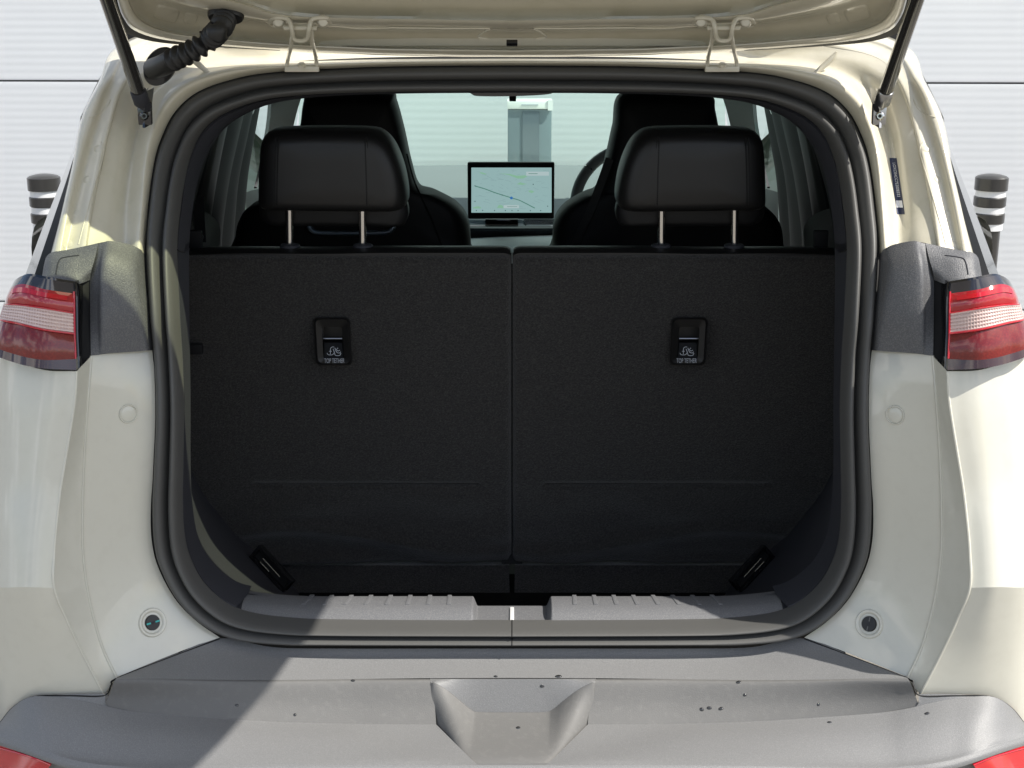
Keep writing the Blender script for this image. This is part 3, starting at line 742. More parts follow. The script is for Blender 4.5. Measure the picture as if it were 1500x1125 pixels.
loft('lamp_side_trim', KR2, INTD, car, nu=24, nv=4)
KR3 = [A((1356,356,.034),(1378,361,.030),(1402,366,.024),(1422,369,.020),(1432,376,.022),(1436,390,.024)),
       A((1360,375,.018),(1380,378,.012),(1402,380,.006),(1424,382,.006),(1434,388,.012),(1437,396,.018)),
       A((1366,396,.006),(1382,400,-.002),(1404,400,-.008),(1426,398,-.006),(1435,400,.004),(1438,402,.012)),
       A((1368,410,.010),(1386,416,-.012),(1408,413,-.02),(1430,409,-.014),(1437,407,.0),(1439,406,.01))]
CT = dict(zip((1, -1), [bvh(o) for o in loft('upper_corner_trim', KR3, CORNER, car, nu=24, nv=5)]))
for s in (1, -1):
    q = (lambda p: p) if s == 1 else mir
    MB().tube([h+n_*.0002 for h, n_ in [surf(CT[s], x if s == 1 else 1500-x, y) for x, y in [(p.x, p.y) for p in spline([V((1384,374,0)),V((1405,377,0)),V((1413,381,0)),V((1417,395,0)),V((1418,402,0))], 24)]] if h is not None], .0010, 6).build('trim_groove', TRIM, car)

# boot-side painted panel
S_ = A((1277,513,.035),(1273,560,.02),(1273,640,.004),(1276,700,.0),(1279,740,.0),(1278,790,.0),(1268,832,.0),(1243,878,.0),(1212,910,.0),(1178,934,.0))
R_ = A((1366,521,-.028),(1370,570,-.045),(1375,640,-.058),(1378,700,-.066),(1379,750,-.072),(1379,800,-.078),(1374,850,-.083),(1364,900,-.088),(1349,950,-.094),(1329,992,-.10))
E_ = A((1388,544,-.075),(1391,590,-.084),(1402,660,-.096),(1411,715,-.106),(1417,765,-.118),(1421,812,-.130),(1421,861,-.142),(1403,907,-.133),(1379,958,-.122),(1348,1018,-.114))
mid1 = [a.lerp(b, .33)+V((0, .006, 0)) for a, b in zip(S_, R_)]; mid2 = [a.lerp(b, .72)+V((0, .004, 0)) for a, b in zip(S_, R_)]
pnl = loft('rear_side_panel', [S_, mid1, mid2, R_], PAINT, car, nu=48, nv=6, sharp=60)
Rm = [a.lerp(b, .5)+V((0, .002, 0)) for a, b in zip(R_, E_)]
loft('rear_side_flange', [R_, Rm, E_], PAINT, car, nu=48, nv=4)
Rr = spline(R_, 60); Er = spline(E_, 60); Sr = spline(S_, 60)
for s in (1, -1):
    q = (lambda p: p) if s == 1 else mir
    MB().tube([q(p)+V((0, -.0005, 0)) for p in Rr], .0022, 8).build('panel_ridge', PAINT, car)
    MB().tube([q(p)+V((0, .0012, 0)) for p in Er], .0024, 8).build('panel_edge', PAINT, car)
    bv = pnl[0 if s == 1 else 1]
    # round blanking cap and rubber stop, seated in the panel
    tree = BVHTree.FromPolygons([v.co + bv.location + WL[car.name] for v in bv.data.vertices], [tuple(p.vertices) for p in bv.data.polygons])
    def hit(px, py):
        d = ray(px, py).normalized(); h, n_, _, _ = tree.ray_cast(CAM, d)
        if n_.dot(d) > 0: n_ = -n_
        return h, n_
    cxp, cyp = (1311.5, 608) if s == 1 else (187.5, 606)
    h, n_ = hit(cxp, cyp)
    MB().lathe(h, n_, ((-.003,.0150),(.0014,.0150),(.0026,.0142),(.0026,.0134),(-.001,.0122))).build('cap_rim', PAINT, car)
    MB().lathe(h, n_, ((-.002,.0119),(.0006,.0117),(.0012,.0105),(.0016,.004),(.0016,.0002))).build('blanking_cap', PAINT, car)
    cxp, cyp = (1273.5, 914) if s == 1 else (223, 912)
    h, n_ = hit(cxp, cyp)
    rimo = MB().lathe(h, n_, ((-.004,.0232),(.0012,.0230),(.0034,.0215),(.0038,.0200),(.0030,.0180),(.0004,.0160),(.0004,.0130),(-.004,.0126)), 48).build('stop_seat', PAINT, car)
    MB().lathe(h, n_, ((-.004,.0122),(.002,.0122),(.0035,.0112),(.0036,.004),(.0036,.0001)), 36).build('rubber_stop', BOOTM, car)
    u = n_.cross(V((0, 0, 1))).normalized(); w = n_.cross(u)
    st = MB()
    if s == -1: st.box(h+n_*.0037-u*.0075, u*.0035, w*.0013, n_*.0006); st.box(h+n_*.0037+u*.0075, u*.0035, w*.0013, n_*.0006)
    else: st.box(h+n_*.0037-w*.0075, w*.0035, u*.0008, n_*.0006); st.box(h+n_*.0037+w*.0075, w*.0035, u*.0008, n_*.0006)
    st.build('stop_mark', TEAL if s == -1 else INTG, car)
    MB().cyl(h+n_*.003, n_, .0022, .0012, 12).build('stop_screw', TRIM, car)

# quarter panels
def Wp(x, y, z): return V((x, y, z))
Q1 = A((1440,541,-.075),(1444,590,-.086),(1450,660,-.099),(1455,715,-.110),(1459,765,-.124),(1461,812,-.137),(1462,860,-.150))
Q2 = A((1500,518,-.035),(1503,590,-.055),(1506,660,-.070),(1508,715,-.082),(1510,765,-.096),(1511,812,-.110),(1512,858,-.123))
Q3 = [Wp(.80, .10, 1.15), Wp(.815, .06, 1.08), Wp(.825, .03, 1.0), Wp(.83, .01, .95), Wp(.835, -.005, .90), Wp(.84, -.025, .86), Wp(.845, -.035, .82)]
Q4 = [Wp(.855, .62, 1.16), Wp(.858, .60, 1.08), Wp(.86, .6, 1.0), Wp(.86, .6, .95), Wp(.86, .6, .90), Wp(.86, .6, .86), Wp(.86, .6, .82)]
E1 = E_[:7]
loft('quarter_panel', [E1, Q1, Q2, Q3, Q4], PAINT, car, nu=36, nv=8, sharp=70)
E2 = E_[6:]
L1 = A((1462,860,-.150),(1456,910,-.138),(1452,960,-.126),(1446,1021,-.114))
L2 = A((1512,858,-.123),(1509,910,-.108),(1506,965,-.094),(1503,1062,-.074))
L3 = [Wp(.845, -.035, .82), Wp(.84, -.02, .76), Wp(.835, -.01, .70), Wp(.83, -.0, .60)]
L4 = [Wp(.86, .6, .82), Wp(.86, .6, .76), Wp(.858, .6, .70), Wp(.85, .6, .58)]
loft('lower_quarter_panel', [E2, L1, L2, L3, L4], PAINT, car, nu=24, nv=8, sharp=70)

# tail lamps (bands of lens in one housing)
U = [[(1393,415,-.035),(1391.5,430,-.042),(1391,458,-.052),(1390.5,488,-.060),(1389,526,-.072),(1388,542,-.077)],
     [(1432,408.5,-.052),(1433,424,-.059),(1434,451,-.070),(1435,482,-.080),(1438,527,-.094),(1439,539.5,-.098)],
     [(1465,403.5,-.035),(1468,416,-.045),(1470,446,-.056),(1473,473,-.066),(1478,519,-.080),(1479,531,-.084)],
     [(1481,414,.010),(1486,424,-.003),(1493,444,-.014),(1500,466,-.024),(1508,506,-.040),(1510,517,-.044)]]
cols_ = [A(*c) for c in U]
last = [V((.775+.008*i, .16, at(1490, py, .1).z)) for i, py in enumerate((412, 430, 448, 470, 508, 520))]
cols_.append(last)
grid_rows = [[c[i] for c in cols_] for i in range(6)]
lamp_hous = {}
for s in (1, -1):
    q = (lambda p: p) if s == 1 else mir
    hs = MB(); hs.quad_grid([[q(p) for p in spline([a + V((-.001, .012, 0)) for a in r], 24)] for r in grid_rows])
    inner = [q(c) for c in cols_[0]]
    hs.quad_grid([inner, [p+V((0, .05, 0)) for p in inner]])
    H = hs.build('tail_lamp', GLOSS, car)
    H['label'] = 'red tail lamp with a clear ribbed band, ' + ('right' if s == 1 else 'left') + ' side'
    for i, (nm, mm) in enumerate((('black_lens', LBLACK), ('red_lens', LRED), ('clear_lens', LCLEAR), ('dark_red_lens', LDARK), ('smoked_lens', LSMOKE))):
        a = spline(grid_rows[i], 40); b = spline(grid_rows[i+1], 40); R = []
        nv = 36 if i == 2 else 8
        for k in range(nv+1):
            t = k/nv
            bul = V((.0, -.004*math.sin(math.pi*t), 0)) if i in (1, 3) else V((0, 0, 0))
            if i == 2: bul = V((0, -.0026*abs(math.sin(math.pi*t*6)), 0))
            R.append([q(x.lerp(y, t)+bul) for x, y in zip(a, b)])
        MB().quad_grid(R).build(nm, mm, H, sharp=60)
    # bright red rims
    for row in (2, 3):
        pts = [q(p)+V((0, -.0035, 0)) for p in spline(grid_rows[row], 40)]
        MB().tube(pts[:34], .0009 if row != 3 else .0014, 8).build('lens_rim', LRED2, H)
    e = [q(p)+V((-.0005*s, -.002, 0)) for p in spline(cols_[0], 24)]
    MB().tube(e[4:20], .0015, 8).build('lens_edge', LRED2, H)
    pt = [q(p)+V((0, -.0038, 0)) for p in spline([c[2].lerp(c[3], .5) for c in cols_], 40)]
    # small ribs across the clear band
    rb = MB()
    for k in range(2, 33):
        a = spline(grid_rows[2], 40)[k]; b = spline(grid_rows[3], 40)[k]
        rb.tube([q(a.lerp(b, .08))+V((0, -.0020, 0)), q(a.lerp(b, .92))+V((0, -.0020, 0))], .0006, 5)
    tag(rb.build('lens_ribs', LCLEAR, H), kind='stuff')
    MB().quad_grid([[q(p)+V((0, -.0045, 0)) for p in spline([c[1].lerp(c[2], .12+.2*0) for c in cols_], 40)[2:26]], [q(p)+V((0, -.0055, 0)) for p in spline([c[1].lerp(c[2], .36) for c in cols_], 40)[2:26]]]).build('light_bar', LRED2, H)

# side glass edge strips
gi = A((1377,180,.17),(1391,245,.125),(1411,325,.06),(1436,406,.02))
go = A((1380,183,.24),(1404,248,.20),(1436,330,.14),(1463,403,.08))
gf = [V((.60, .95, 1.575)), V((.66, .95, 1.49)), V((.745, .95, 1.38)), V((.805, .95, 1.29))]
gm = A((1378.5,181,.18),(1397,246,.138),(1424,327,.075),(1450,404,.032))
loft('quarter_glass', [gi, gm], BEZEL, car, nu=24, nv=3)
loft('quarter_glass_edge', [gm, go], GLASSQ, car, nu=24, nv=3)
loft('side_rear_glass', [go, [a.lerp(b, .3)+V((.012, 0, 0)) for a, b in zip(go, gf)], gf], GLASSQ, car, nu=24, nv=6)
loft('roof_side', [A((1380,183,.24),(1382,172,.215),(1356,118,.27),(1331,70,.355),(1318,60,.40)), [V((.66, .95, 1.50)), V((.60, .95, 1.575)), V((.60, .95, 1.595)), V((.58, .95, 1.615)), V((.52, .95, 1.64))]], PAINT, car, nu=12, nv=6)
# body sides, belt line and roof
for s in (1, -1):
    pf = [(.80, .35), (.855, .55), (.865, .80), (.862, 1.0), (.868, 1.18), (.866, 1.255), (.850, 1.292), (.81, 1.305), (.755, 1.300)]
    R = []
    for y, k in ((.40, .985), (.62, 1.), (1.0, 1.), (2.0, 1.), (3.0, .98), (3.6, .92), (3.9, .75)):
        R.append([V((s*x*k, y, z if y < 3 else min(z, 1.0 - (y-3)*.2))) for x, z in pf])
    MB().quad_grid([list(r) for r in zip(*[spline(list(c), 24) for c in zip(*R)])][0:0] or [spline(r, 20) for r in R]).build('body_side', PAINT, car, sharp=70)
    # outer side windows ahead of the rear pillar, and the roof rail
    MB().quad_grid([[V((s*.805, .95, 1.29)), V((s*.81, 1.75, 1.28))], [V((s*.60, .95, 1.575)), V((s*.60, 1.75, 1.60))]]).build('rear_door_glass', GLASSD, car)
    MB().quad_grid([[V((s*.62, y, z-.04)) for y, z in ((.35, 1.56), (1.0, 1.60), (2.0, 1.60), (2.2, 1.55))], [V((s*.56, y, z)) for y, z in ((.35, 1.57), (1.0, 1.62), (2.0, 1.62), (2.2, 1.57))]]).build('roof_rail', PAINT, car)
R = []
for y, z, hw_ in ((.55, 1.625, .50), (.8, 1.645, .57), (1.2, 1.655, .58), (2.0, 1.62, .58), (2.2, 1.575, .60)):
    R.append([V((hw_*t, y, z - .045*abs(t)**2.5)) for t in (-1, -.8, -.5, 0, .5, .8, 1)])
MB().quad_grid([spline(r, 24) for r in R]).build('roof', PAINT, car)
MB().quad_grid([[V((x, y, 1.57 - .03*abs(x))) for x in (-.58, 0, .58)] for y in (.42, 1.2, 2.1)]).build('headliner', INTG, car)
MB().quad_grid([[V((x, 3.0 - .2*x*x, 1.055)) for x in (-.78, -.4, 0, .4, .78)], [V((x, 3.5, .98)) for x in (-.75, -.4, 0, .4, .75)], [V((x, 3.85, .80)) for x in (-.65, -.4, 0, .4, .65)]]).build('bonnet', PAINT, car)

# bumper -----------------------------------------------------------------------------------
b0 = A((750,950,.004),(870,950,.004),(1000,950,.004),(1100,948,.004),(1178,935,.0),(1255,964,-.05),(1329,993,-.10))
b0b = A((750,966,-.010),(870,966,-.010),(1000,966,-.010),(1100,964,-.014),(1180,957,-.026),(1257,974,-.068),(1329.5,993.5,-.112))
b1 = A((750,993,-.056),(870,993.5,-.056),(1000,995,-.058),(1100,996,-.068),(1190,995.5,-.084),(1265,994,-.104),(1330,994,-.122))
ap = loft_sym('bumper_top', [b0, b0b, b1], BUMPER, car, nu=36, nv=5)
b1b = A((750,999,-.064),(870,1000,-.064),(1000,1001,-.066),(1100,1002,-.076),(1192,1001,-.091),(1268,1000,-.109),(1334,1001,-.126))
b2 = A((750,1061,-.101),(870,1061,-.101),(1000,1060,-.101),(1100,1057,-.106),(1200,1051,-.114),(1290,1044,-.122),(1347,1035,-.128))
s1 = A((866,995,-.0575),(930,995,-.058)) + b1[2:]; s1b = A((866,1001,-.0645),(930,1001,-.065)) + b1b[2:]; s2 = A((861,1061.2,-.101),(930,1061,-.101)) + b2[2:]
stp_ = loft('bumper_step', [s1, s1b, [a.lerp(b, .55)+V((0, .003, 0)) for a, b in zip(s1b, s2)], s2], BUMPER_DIRT, car, nu=36, nv=5)
c1 = b2[:6] + A((1326,1038.5,-.127),(1358,1031,-.128),(1395,1024,-.128),(1450,1020,-.128),(1480,1035,-.118),(1503,1062,-.092))
c3 = A((750,1110,-.205),(870,1110,-.205),(1000,1110,-.205),(1100,1110,-.205),(1200,1112,-.205),(1290,1113,-.206),(1330,1111,-.207),(1362,1108,-.207),(1398,1101,-.203),(1430,1091,-.196),(1464,1080,-.178),(1503,1070,-.14))
c4 = A((750,1121,-.222),(870,1121,-.222),(1000,1121,-.222),(1100,1122,-.222),(1200,1124,-.222),(1290,1125,-.222),(1330,1122,-.222),(1362,1119,-.222),(1398,1112,-.216),(1430,1102,-.206),(1464,1090,-.186),(1505,1077,-.15))
c1 = A((861,1061.2,-.101),(930,1061,-.101)) + c1[2:]
k3 = A((809,1112.5,-.2045),(890,1110,-.205)) + c3[2:]; k4 = A((798,1121,-.222),(890,1121,-.222)) + c4[2:]
c2 = [a.lerp(b, .5)+V((0, 0, .004)) for a, b in zip(c1, c3)]
c2[0] = at(836,1086,-.152); c2[1] = at(912,1086,-.152)
ct = loft('bumper_shelf', [c1, c2, k3, k4], BUMPER, car, nu=60, nv=5)
MB().quad_grid([[atz(690+10.8*i, 1117.5, .5812) for i in range(12)], [at(690+10.8*i, 1121.3, -.222) for i in range(12)]]).build('bumper_lip', BUMPER, car)
loft('bumper_corner', [A((1346,1030,-.129),(1346,1020,-.124),(1352,1016.5,-.123),(1400,1017,-.124),(1450,1019.5,-.126)), A((1340,1037,-.1276),(1350,1033,-.1278),(1362,1030.5,-.1278),(1400,1023.5,-.1278),(1450,1020.3,-.1278))], BUMPER, car, nu=16, nv=3)
c5 = [p + V((0, -.006, -.012)) for p in c4]; c6 = [p + V((0, .01, -.05)) for p in c4]; c7 = [p + V((0, .0, -.3)) for p in c4]
loft_sym('bumper_face', [c4, c5, c6, c7], BUMPER, car, nu=60, nv=4)
# hand scoop in the middle of the shelf
ut = [(637,1000.5),(655,1011),(676,1028),(691,1040),(703,1043),(750,1043.5),(797,1043),(810,1039),(826,1026),(846,1011),(866,1000.5)]
ub = [(640,1061),(658,1081),(676,1106),(686,1115),(698,1118),(750,1119),(795,1118),(808,1113),(822,1100),(840,1081),(861,1061.5)]
UT = [atz(x, y, .6375 - (y-1000.5)/43*.0495) for x, y in ut]; UB = [atz(x, y, .581) for x, y in ub]
UT = [UT[0]+V((-.006, .002, -.002))] + UT + [UT[-1]+V((.006, .002, -.002))]; UB = [UB[0]+V((-.006, .002, -.003))] + UB + [UB[-1]+V((.006, .002, -.003))]
tr = spline(UT, 60); br = spline(UB, 60)
blk = MB().quad_grid(rows_of([UT, [a.lerp(b, .06) for a, b in zip(UT, UB)], [a.lerp(b, .5) for a, b in zip(UT, UB)], UB, [b+V((0, 0, -.02)) for b in UB]], 60, 3)).build('bumper_scoop', BUMPER_DIRT, car, sharp=70)
rb_ = [at(630 + (873-630)*i/60, 995, -.0578) for i in range(61)]
MB().quad_grid([[p+V((0, .010, -.002)) for p in rb_], rb_, [a.lerp(b, .5)+V((0, 0, .0006)) for a, b in zip(rb_, tr)], [t+V((0, .0, .0002)) for t in tr]]).build('scoop_back', BUMPER, blk)
# shadow-gap lip where bumper meets the painted panels
for s in (1, -1):
    q = (lambda p: p) if s == 1 else mir
    pts = [q(p)+V((0, -.001, 0)) for p in spline(A((1178,935,.0),(1255,964.5,-.05),(1329,993.5,-.10),(1337,1003,-.112),(1348,1018.5,-.122),(1400,1018.5,-.124),(1450,1020,-.124),(1480,1035.5,-.114),(1503,1063,-.09)), 60)]
    MB().tube(pts, .0013, 6).build('panel_gap', GAP, car)
    # reflector set under the bumper corner
    f0 = A((1420,1110,-.205),(1450,1098,-.190),(1500,1078,-.150),(1540,1066,-.10)); f1 = A((1424,1118,-.207),(1454,1106,-.192),(1503,1092,-.152),(1542,1082,-.10)); f2 = A((1450,1150,-.208),(1480,1142,-.195),(1520,1132,-.155),(1556,1122,-.10))
    g_ = rows_of([f0, f1, f2], 20, 6)
    rfl = MB().quad_grid([[q(p)+V((0, -.004, 0)) for p in r] for r in g_]).build('rear_reflector', REFLEX, car)
    MB().tube([q(p)+V((0, -.005, 0)) for p in spline(f1, 20)], .0016, 6).build('reflector_line', LRED2, rfl)

# ------------------------------------------------------------------ tailgate (raised)
H0 = V((0, .30, 1.580)); TA = math.radians(30); TD = V((0, -math.cos(TA), math.sin(TA))); TN = V((0, -math.sin(TA), -math.cos(TA)))
def pt(px, py, lift=0.):
    d = ray(px, py); t = ((H0-CAM).dot(TN) + lift)/d.dot(TN); return CAM + d*t
def PTs(lift, *pts): return [pt(x, y, lift) for x, y in pts]
def tg(x, d, lift=0.):
    """point on the raised tailgate: d metres from the hinge edge"""
    if d < .30: p = H0 + TD*d
    elif d < .64: a = math.radians(24); p = H0 + TD*.30 + V((0, -math.cos(a), math.sin(a)))*(d-.30)
    else:
        a = math.radians(24); p = H0 + TD*.30 + V((0, -math.cos(a), math.sin(a)))*.34
        b = math.radians(2); p = p + V((0, -math.cos(b), math.sin(b)))*(d-.64)
    return V((x, p.y, p.z)) + TN*lift
T = [PTs(-.004, (750,83.5),(900,82),(1000,79),(1090,74),(1150,70),(1215,64.5),(1270,57),(1306,44),(1320,28),(1328,9),(1334,-20)),
     PTs(.004, (750,80),(900,78.5),(1000,75.5),(1090,70.5),(1150,66.5),(1213,61),(1266,53.5),(1301,41),(1315,26),(1323,7),(1330,-22)),
     PTs(.004, (750,74),(900,72),(1000,69),(1090,64),(1150,60),(1208,54.5),(1256,47),(1289,35),(1304,21),(1313,3),(1320,-26)),
     PTs(-.014, (750,71),(900,69),(1000,66),(1090,61),(1148,56.5),(1204,51),(1250,43.5),(1282,32),(1298,18),(1308,0),(1315,-28)),
     PTs(-.018, (750,47),(900,45),(1000,43),(1075,42),(1120,36),(1160,31),(1200,25),(1240,17),(1270,5),(1285,-12),(1294,-40)),
     PTs(.004, (750,43),(900,40),(1000,38),(1070,37),(1112,31),(1148,24),(1190,16),(1230,8),(1260,-4),(1276,-20),(1286,-46)),
     PTs(.009, (750,30),(900,28),(1000,26),(1050,25),(1100,20),(1138,8),(1176,-1),(1215,-7),(1245,-17),(1262,-32),(1273,-56)),
     PTs(-.012, (750,25),(900,24),(1000,22),(1050,20),(1095,13),(1132,2),(1170,-7),(1208,-13),(1236,-23),(1254,-38),(1265,-62)),
     PTs(-.014, (750,-40),(900,-40),(1000,-40),(1050,-41),(1095,-42),(1132,-44),(1170,-47),(1208,-50),(1236,-55),(1254,-62),(1265,-72))]
def tdisp(p, i, j): return p + TN*(.0012*noise.noise(V((p.x*14, p.y*14, 2.2))))
inner = loft_sym('tailgate_inner_panel', T, PAINT_BOUNCE, car, nu=60, nv=4, disp=tdisp, sharp=60)
TPT = bvh(inner)
# raised pads and stamped lines on the inner panel
for s in (1, -1):
    q = (lambda p: p) if s == 1 else mir
    for (xc, yc, wx_, wy_, an) in ((1256, 20, 17, 10, .35), (1221, 27, 9, 7, .3)):
        ring = [(xc+wx_*math.copysign(abs(math.cos(a))**.45, math.cos(a))*math.cos(an)+wy_*math.copysign(abs(math.sin(a))**.45, math.sin(a))*math.sin(an), yc-wx_*math.copysign(abs(math.cos(a))**.45, math.cos(a))*math.sin(an)*.7+wy_*math.copysign(abs(math.sin(a))**.45, math.sin(a))*math.cos(an)) for a in [2*math.pi*i/32 for i in range(32)]]
        PB = [[surf(TPT, x if s == 1 else 1500-x, y) for x, y in [((x-xc)*k+xc, (y-yc)*k+yc) for x, y in ring]] for k in (1.12, 1., .9)]
        if all(h[0] is not None for r in PB for h in r):
            mb = MB(); mb.quad_grid([[h+n_*l for h, n_ in r] for r, l in zip(PB, (-.0004, .0016, .0020))], closed=True); mb.fan([h+n_*.0020 for h, n_ in PB[2]]); mb.build('stamped_pad', PAINT_BOUNCE, inner)
    MB().tube([q(p) for p in spline(PTs(.003, (930,40.5),(975,41),(1010,38),(1050,37.5),(1096,39),(1108,33),(1118,24),(1130,16),(1150,9)), 40)], .0018, 6).build('stamped_line', PAINT_BOUNCE, inner)
    MB().tube([q(p) for p in spline(PTs(.007, (785,57),(800,54),(790,46),(786,42),(840,41.5),(930,40.5)), 40)], .0014, 6).build('stamped_line', PAINT_BOUNCE, inner)
    # black edge of the outer skin showing past the corner
    e0 = PTs(.006, (1090,73.4),(1150,69.4),(1214,63.6),(1269,56.4),(1304,44),(1318,28),(1326,9),(1332,-20)); e1 = PTs(.004, (1090,74.4),(1150,71.2),(1217,66.8),(1275,61.0),(1314,49),(1331,31),(1352,2),(1376,-30))
    MB().quad_grid([[q(p) for p in spline(r, 30)] for r in (e0, e1)]).build('tailgate_edge_trim', BEZEL, inner)
MB().box(pt(750, 63, .006), V((.009, 0, 0)), TD*.006, TN*.003).build('latch_opening', GLOSS, inner, bevel=.001)
# unseen rear window frame, lower panel, outer skin; outline and opening shaped for shadow
def hwid(d):
    return .60 if d < .3 else (.60-.03*(d-.3)/.34 if d < .64 else .57 - .10*((d-.64)/.46)**2)
ds = [.24, .43, .46, .50, .54, .58, .64, .74, .84, .94, 1.04, 1.10]
ts = [-1, -.93, -.80, -.5, 0, .5, .80, .93, 1]
fr = MB()
def addq(i, j, l):
    a, b = ds[i], ds[i+1]; t0, t1 = ts[j], ts[j+1]
    fr.poly([tg(t0*hwid(a), a, l), tg(t1*hwid(a), a, l), tg(t1*hwid(b), b, l), tg(t0*hwid(b), b, l)])
for i in range(len(ds)-1):
    for j in range(len(ts)-1):
        if 1 <= i <= 4 and 1 <= j <= 6: continue
        addq(i, j, -.014); addq(i, j, -.045)
for s in (-1, 1): fr.quad_grid([[tg(s*hwid(d), d, l) for d in ds] for l in (-.014, -.045)])
fr.quad_grid([[tg(t*hwid(1.10), 1.10, l) for t in ts] for l in (-.014, -.045)])
fr.build('tailgate_frame', PAINT, inner, smooth=False)
MB().quad_grid([[tg(t*hwid(d), d, -.030) for t in (-.93, 0, .93)] for d in (.43, .58)]).build('rear_window', GLASST, inner)
sk = []
for d, l in ((.012, -.012), (.03, -.022), (.10, -.045), (.24, -.05), (.30, -.048)):
    sk.append([tg(t*(.50 if d < .02 else (.54 if d < .05 else .585)), d, l) for t in (-1, -.6, 0, .6, 1)])
MB().quad_grid([spline(r, 16) for r in sk]).build('roof_spoiler', PAINT, inner)
# hinges
for s in (1, -1):
    q = (lambda p: p) if s == 1 else mir
    def bar(pts, w, th, nm, m_=PAINT_BOUNCE):
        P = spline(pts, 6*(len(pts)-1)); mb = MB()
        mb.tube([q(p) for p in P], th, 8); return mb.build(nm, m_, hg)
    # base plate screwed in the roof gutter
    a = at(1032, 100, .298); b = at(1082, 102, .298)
    hg = MB().box(q((a+b)/2), V(((b.x-a.x)/2, 0, 0)), V((0, .010, 0)), V((0, 0, .0045))).build('hinge', PAINT_BOUNCE, car, bevel=.0015)
    MB().cyl(q(at(1058, 97.5, .285)), V((0, -.5, 1)), .0065, .005, 6).build('hinge_bolt', PAINT_BOUNCE, hg)
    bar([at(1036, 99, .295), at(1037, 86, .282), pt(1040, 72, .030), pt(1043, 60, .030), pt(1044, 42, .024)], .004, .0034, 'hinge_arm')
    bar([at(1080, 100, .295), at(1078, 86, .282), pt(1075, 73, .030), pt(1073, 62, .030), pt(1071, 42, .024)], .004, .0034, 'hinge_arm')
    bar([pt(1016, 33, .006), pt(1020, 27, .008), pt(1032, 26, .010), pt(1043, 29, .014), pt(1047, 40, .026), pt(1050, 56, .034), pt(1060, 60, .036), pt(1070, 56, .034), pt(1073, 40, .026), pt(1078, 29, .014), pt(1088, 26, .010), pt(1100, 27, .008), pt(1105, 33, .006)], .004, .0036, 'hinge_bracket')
    MB().quad_grid([[q(p) for p in PTs(.036, (1049,57),(1072,57))], [q(p) for p in PTs(.034, (1051,62.5),(1071,62.5))]]).build('hinge_plate', PAINT_BOUNCE, hg)
    MB().quad_grid([[q(p) for p in PTs(.016, (1047,34),(1074,34))], [q(p) for p in PTs(.028, (1049,55),(1072,55))]]).build('hinge_plate', PAINT_BOUNCE, hg)
    MB().tube([q(pt(1036, 41, .022)), q(pt(1084, 41, .022))], .0042, 10).build('hinge_pin', PAINT_BOUNCE, hg)
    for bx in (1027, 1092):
        MB().tube([q(pt(bx, 31, .002)), q(pt(bx, 31, .007)), q(pt(bx, 31, .009))], [.0105, .0105, .008], 24).build('hinge_washer', PAINT_BOUNCE, hg)
        MB().tube([q(pt(bx, 32, .008)), q(pt(bx, 32, .014))], .0065, 6).build('hinge_bolt', PAINT_BOUNCE, hg)
# gas struts
for s in (1, -1):
    q = (lambda p: p) if s == 1 else mir
    A0 = at(1291, 150, .165); B0 = tg(.525, .52, .03)
    a1 = at(1295, 141, .150); b1_ = pt(1345, -6, .055)
    ax = (b1_-a1).normalized()
    body = MB().tube([q(a1), q(a1+ax*.004), q(a1 + ax*.55)], [.0085, .0108, .0108], 24).build('gas_strut', STRUTM, car)
    MB().tube([q(a1-ax*.016), q(a1-ax*.012), q(a1+ax*.010), q(a1+ax*.012)], [.010, .0125, .0125, .011], 20).build('strut_collar', TRIM if s == -1 else STEEL, body)
    MB().tube([q(a1-ax*.018), q(at(1283, 158, .158))], .008, 12).build('strut_end', TRIM if s == -1 else STEEL, body)
    # ball bracket on the pillar
    p0 = at(1277, 128, .235); p1 = at(1281, 152, .215); p2 = at(1279, 181, .20)
    MB().quad_grid([[q(p) for p in (p0+V((-.003,0,0)), p1+V((-.004,0,0)), p2+V((-.003,0,0)))], [q(p+V((.002, -.030, -.004))) for p in (p0, p1, p2)], [q(p+V((.006, -.028, -.004))) for p in (p0, p1, p2)], [q(p+V((.006, .0, 0))) for p in (p0, p1, p2)]]).build('strut_bracket', GLOSS if s == -1 else STEEL, body)
    pl = MB(); pl.box(q(at(1288, 170, .178)), V((.0105, 0, 0)), V((0, .003, 0)), V((0, 0, .014))); pl.build('bracket_foot', GLOSS if s == -1 else STEEL, body, bevel=.002)
    MB().tube([q(at(1289, 170, .176)), q(at(1289, 170, .168)), q(at(1289, 170, .1655))], [.0072, .0068, .0045], 20).build('bracket_bolt', GLOSS if s == -1 else CHROME, body)
    MB().tube([q(at(1289, 170, .1655)), q(at(1289, 170, .1635))], .003, 6).build('bolt_socket', GAP, body)
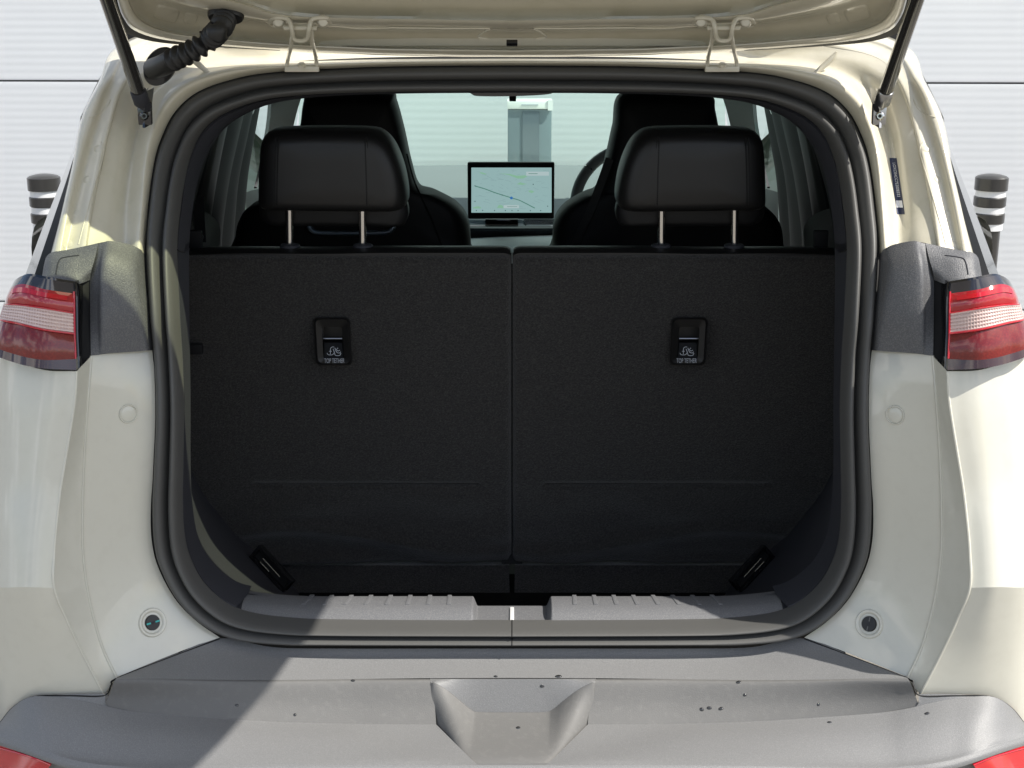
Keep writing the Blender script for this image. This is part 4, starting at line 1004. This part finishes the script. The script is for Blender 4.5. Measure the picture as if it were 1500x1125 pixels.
# wiring boot, left side only
bp = A((224,101,.215),(240,95,.185),(258,85,.165)) + [at(275, 78, .155), at(293, 68, .150)] + [at(309, 56, .150), pt(321, 44, .050), pt(328, 32, .026), pt(331, 21, .003)]
path = spline(bp, 400)
acc = [0.]
for i in range(1, len(path)): acc.append(acc[-1] + (path[i]-path[i-1]).length)
pp = []; j = 0
for i in range(221):
    L_ = acc[-1]*i/220
    while j < len(acc)-2 and acc[j+1] < L_: j += 1
    pp.append(path[j].lerp(path[j+1], (L_-acc[j])/max(1e-9, acc[j+1]-acc[j])))
path = pp; rad = []
for i, p in enumerate(path):
    t = i/220
    if t < .26: rad.append(.0165)
    else: rad.append(.0150 + .0034*math.sin((t-.26)*2*math.pi*17.5))
boot = MB().tube(path, rad, 20).build('wiring_boot', BOOTM, car, sharp=89)
def oval(px, py, rx, ry, f, n_, h, nm, ang=0):
    c = f(px, py); ux = (f(px+rx*math.cos(ang), py+rx*math.sin(ang))-c); uy = (f(px-ry*math.sin(ang), py+ry*math.cos(ang))-c); rows_ = []
    for sc, l in ((1., 0), (1., .6), (.93, 1.), (.5, 1.)):
        rows_.append([c + ux*math.cos(a)*sc + uy*math.sin(a)*sc + n_*h*l for a in [2*math.pi*i/40 for i in range(40)]])
    mb = MB(); mb.quad_grid(rows_, closed=True); mb.fan(rows_[-1]); return mb.build(nm, BOOTM, boot, sharp=50)
oval(236, 97, 22, 30, lambda x, y: at(x, y, .238 + (x-236)*.0006), V((0, -1, 0)), .012, 'boot_gasket', ang=.5)
oval(331, 19, 27, 9.5, lambda x, y: pt(x, y, .004), TN, .010, 'boot_flange', ang=.08)

# ------------------------------------------------------------------ water drops on the bumper
vv = []; ff = []
for o in (ap, *stp_, *ct, blk, bpy.data.objects['scoop_back']):
    base = len(vv); off = WL[o.name]
    vv += [v.co + off for v in o.data.vertices]; ff += [tuple(i+base for i in p.vertices) for p in o.data.polygons]
BT = BVHTree.FromPolygons(vv, ff)
WATER = mat('water_drop', (.02, .02, .02), .03, spec=.8, coat=1.)
drops = [(517,997,4,'dark water drop on the bumper ridge, farthest left on that ridge'),
 (726,991,4,'dark water drop on the bumper ridge just above the left half of the scoop'),
 (818,991,6,'largest dark water drop, on the bumper ridge above the right half of the scoop'),
 (794,1005,4,'dark water drop on the back slope of the central bumper scoop'),
 (759,1066,5,'dark water drop on the dusty floor of the central bumper scoop'),
 (1082,999,4.5,'dark water drop on the bumper ridge, farthest right on that ridge'),
 (1091,1018,3.5,'tilted water drop on the dusty step just under the right ridge drop'),
 (1028,1039,4.5,'leftmost of three water drops in a row on the dusty bumper step'),
 (1039,1037,4.5,'middle one of three water drops in a row on the dusty bumper step'),
 (1056,1038,4.5,'rightmost of three water drops in a row on the dusty bumper step'),
 (1199,1032,3.5,'water drop on the dusty bumper step near its right end'),
 (1215,1058,4,'lone water drop on the bumper shelf at right, in front of the dusty step'),
 (1358,1045,4.5,'water drop on the bumper corner beside the right painted panel tip'),
 (347,1033,3.5,'water drop on the shaded dusty bumper step at left'),
 (432,1047,3.5,'water drop on the sunlit left part of the dusty bumper step')]
for px, py, r, lb in drops:
    d = ray(px, py).normalized(); h, n_, _, _ = BT.ray_cast(CAM, d)
    if h is None: continue
    if n_.dot(d) > 0: n_ = -n_
    rad_ = r*.00078; u = n_.cross(V((0, 1, .2))).normalized(); w = n_.cross(u); rows_ = []
    for k in range(6):
        a = k/5*math.pi/2; rows_.append([h + (u*math.cos(b)*1.1 + w*math.sin(b)*.8)*rad_*math.cos(a)*(1+.12*math.sin(2*b+px)) + n_*(rad_*.55*math.sin(a)-.0002) for b in [2*math.pi*i/16 for i in range(16)]])
    mb = MB(); mb.quad_grid(rows_[:-1], closed=True); mb.fan(rows_[-2])
    tag(mb.build('water_drop', WATER, None), lb, 'water drop', 'water drops on the bumper')
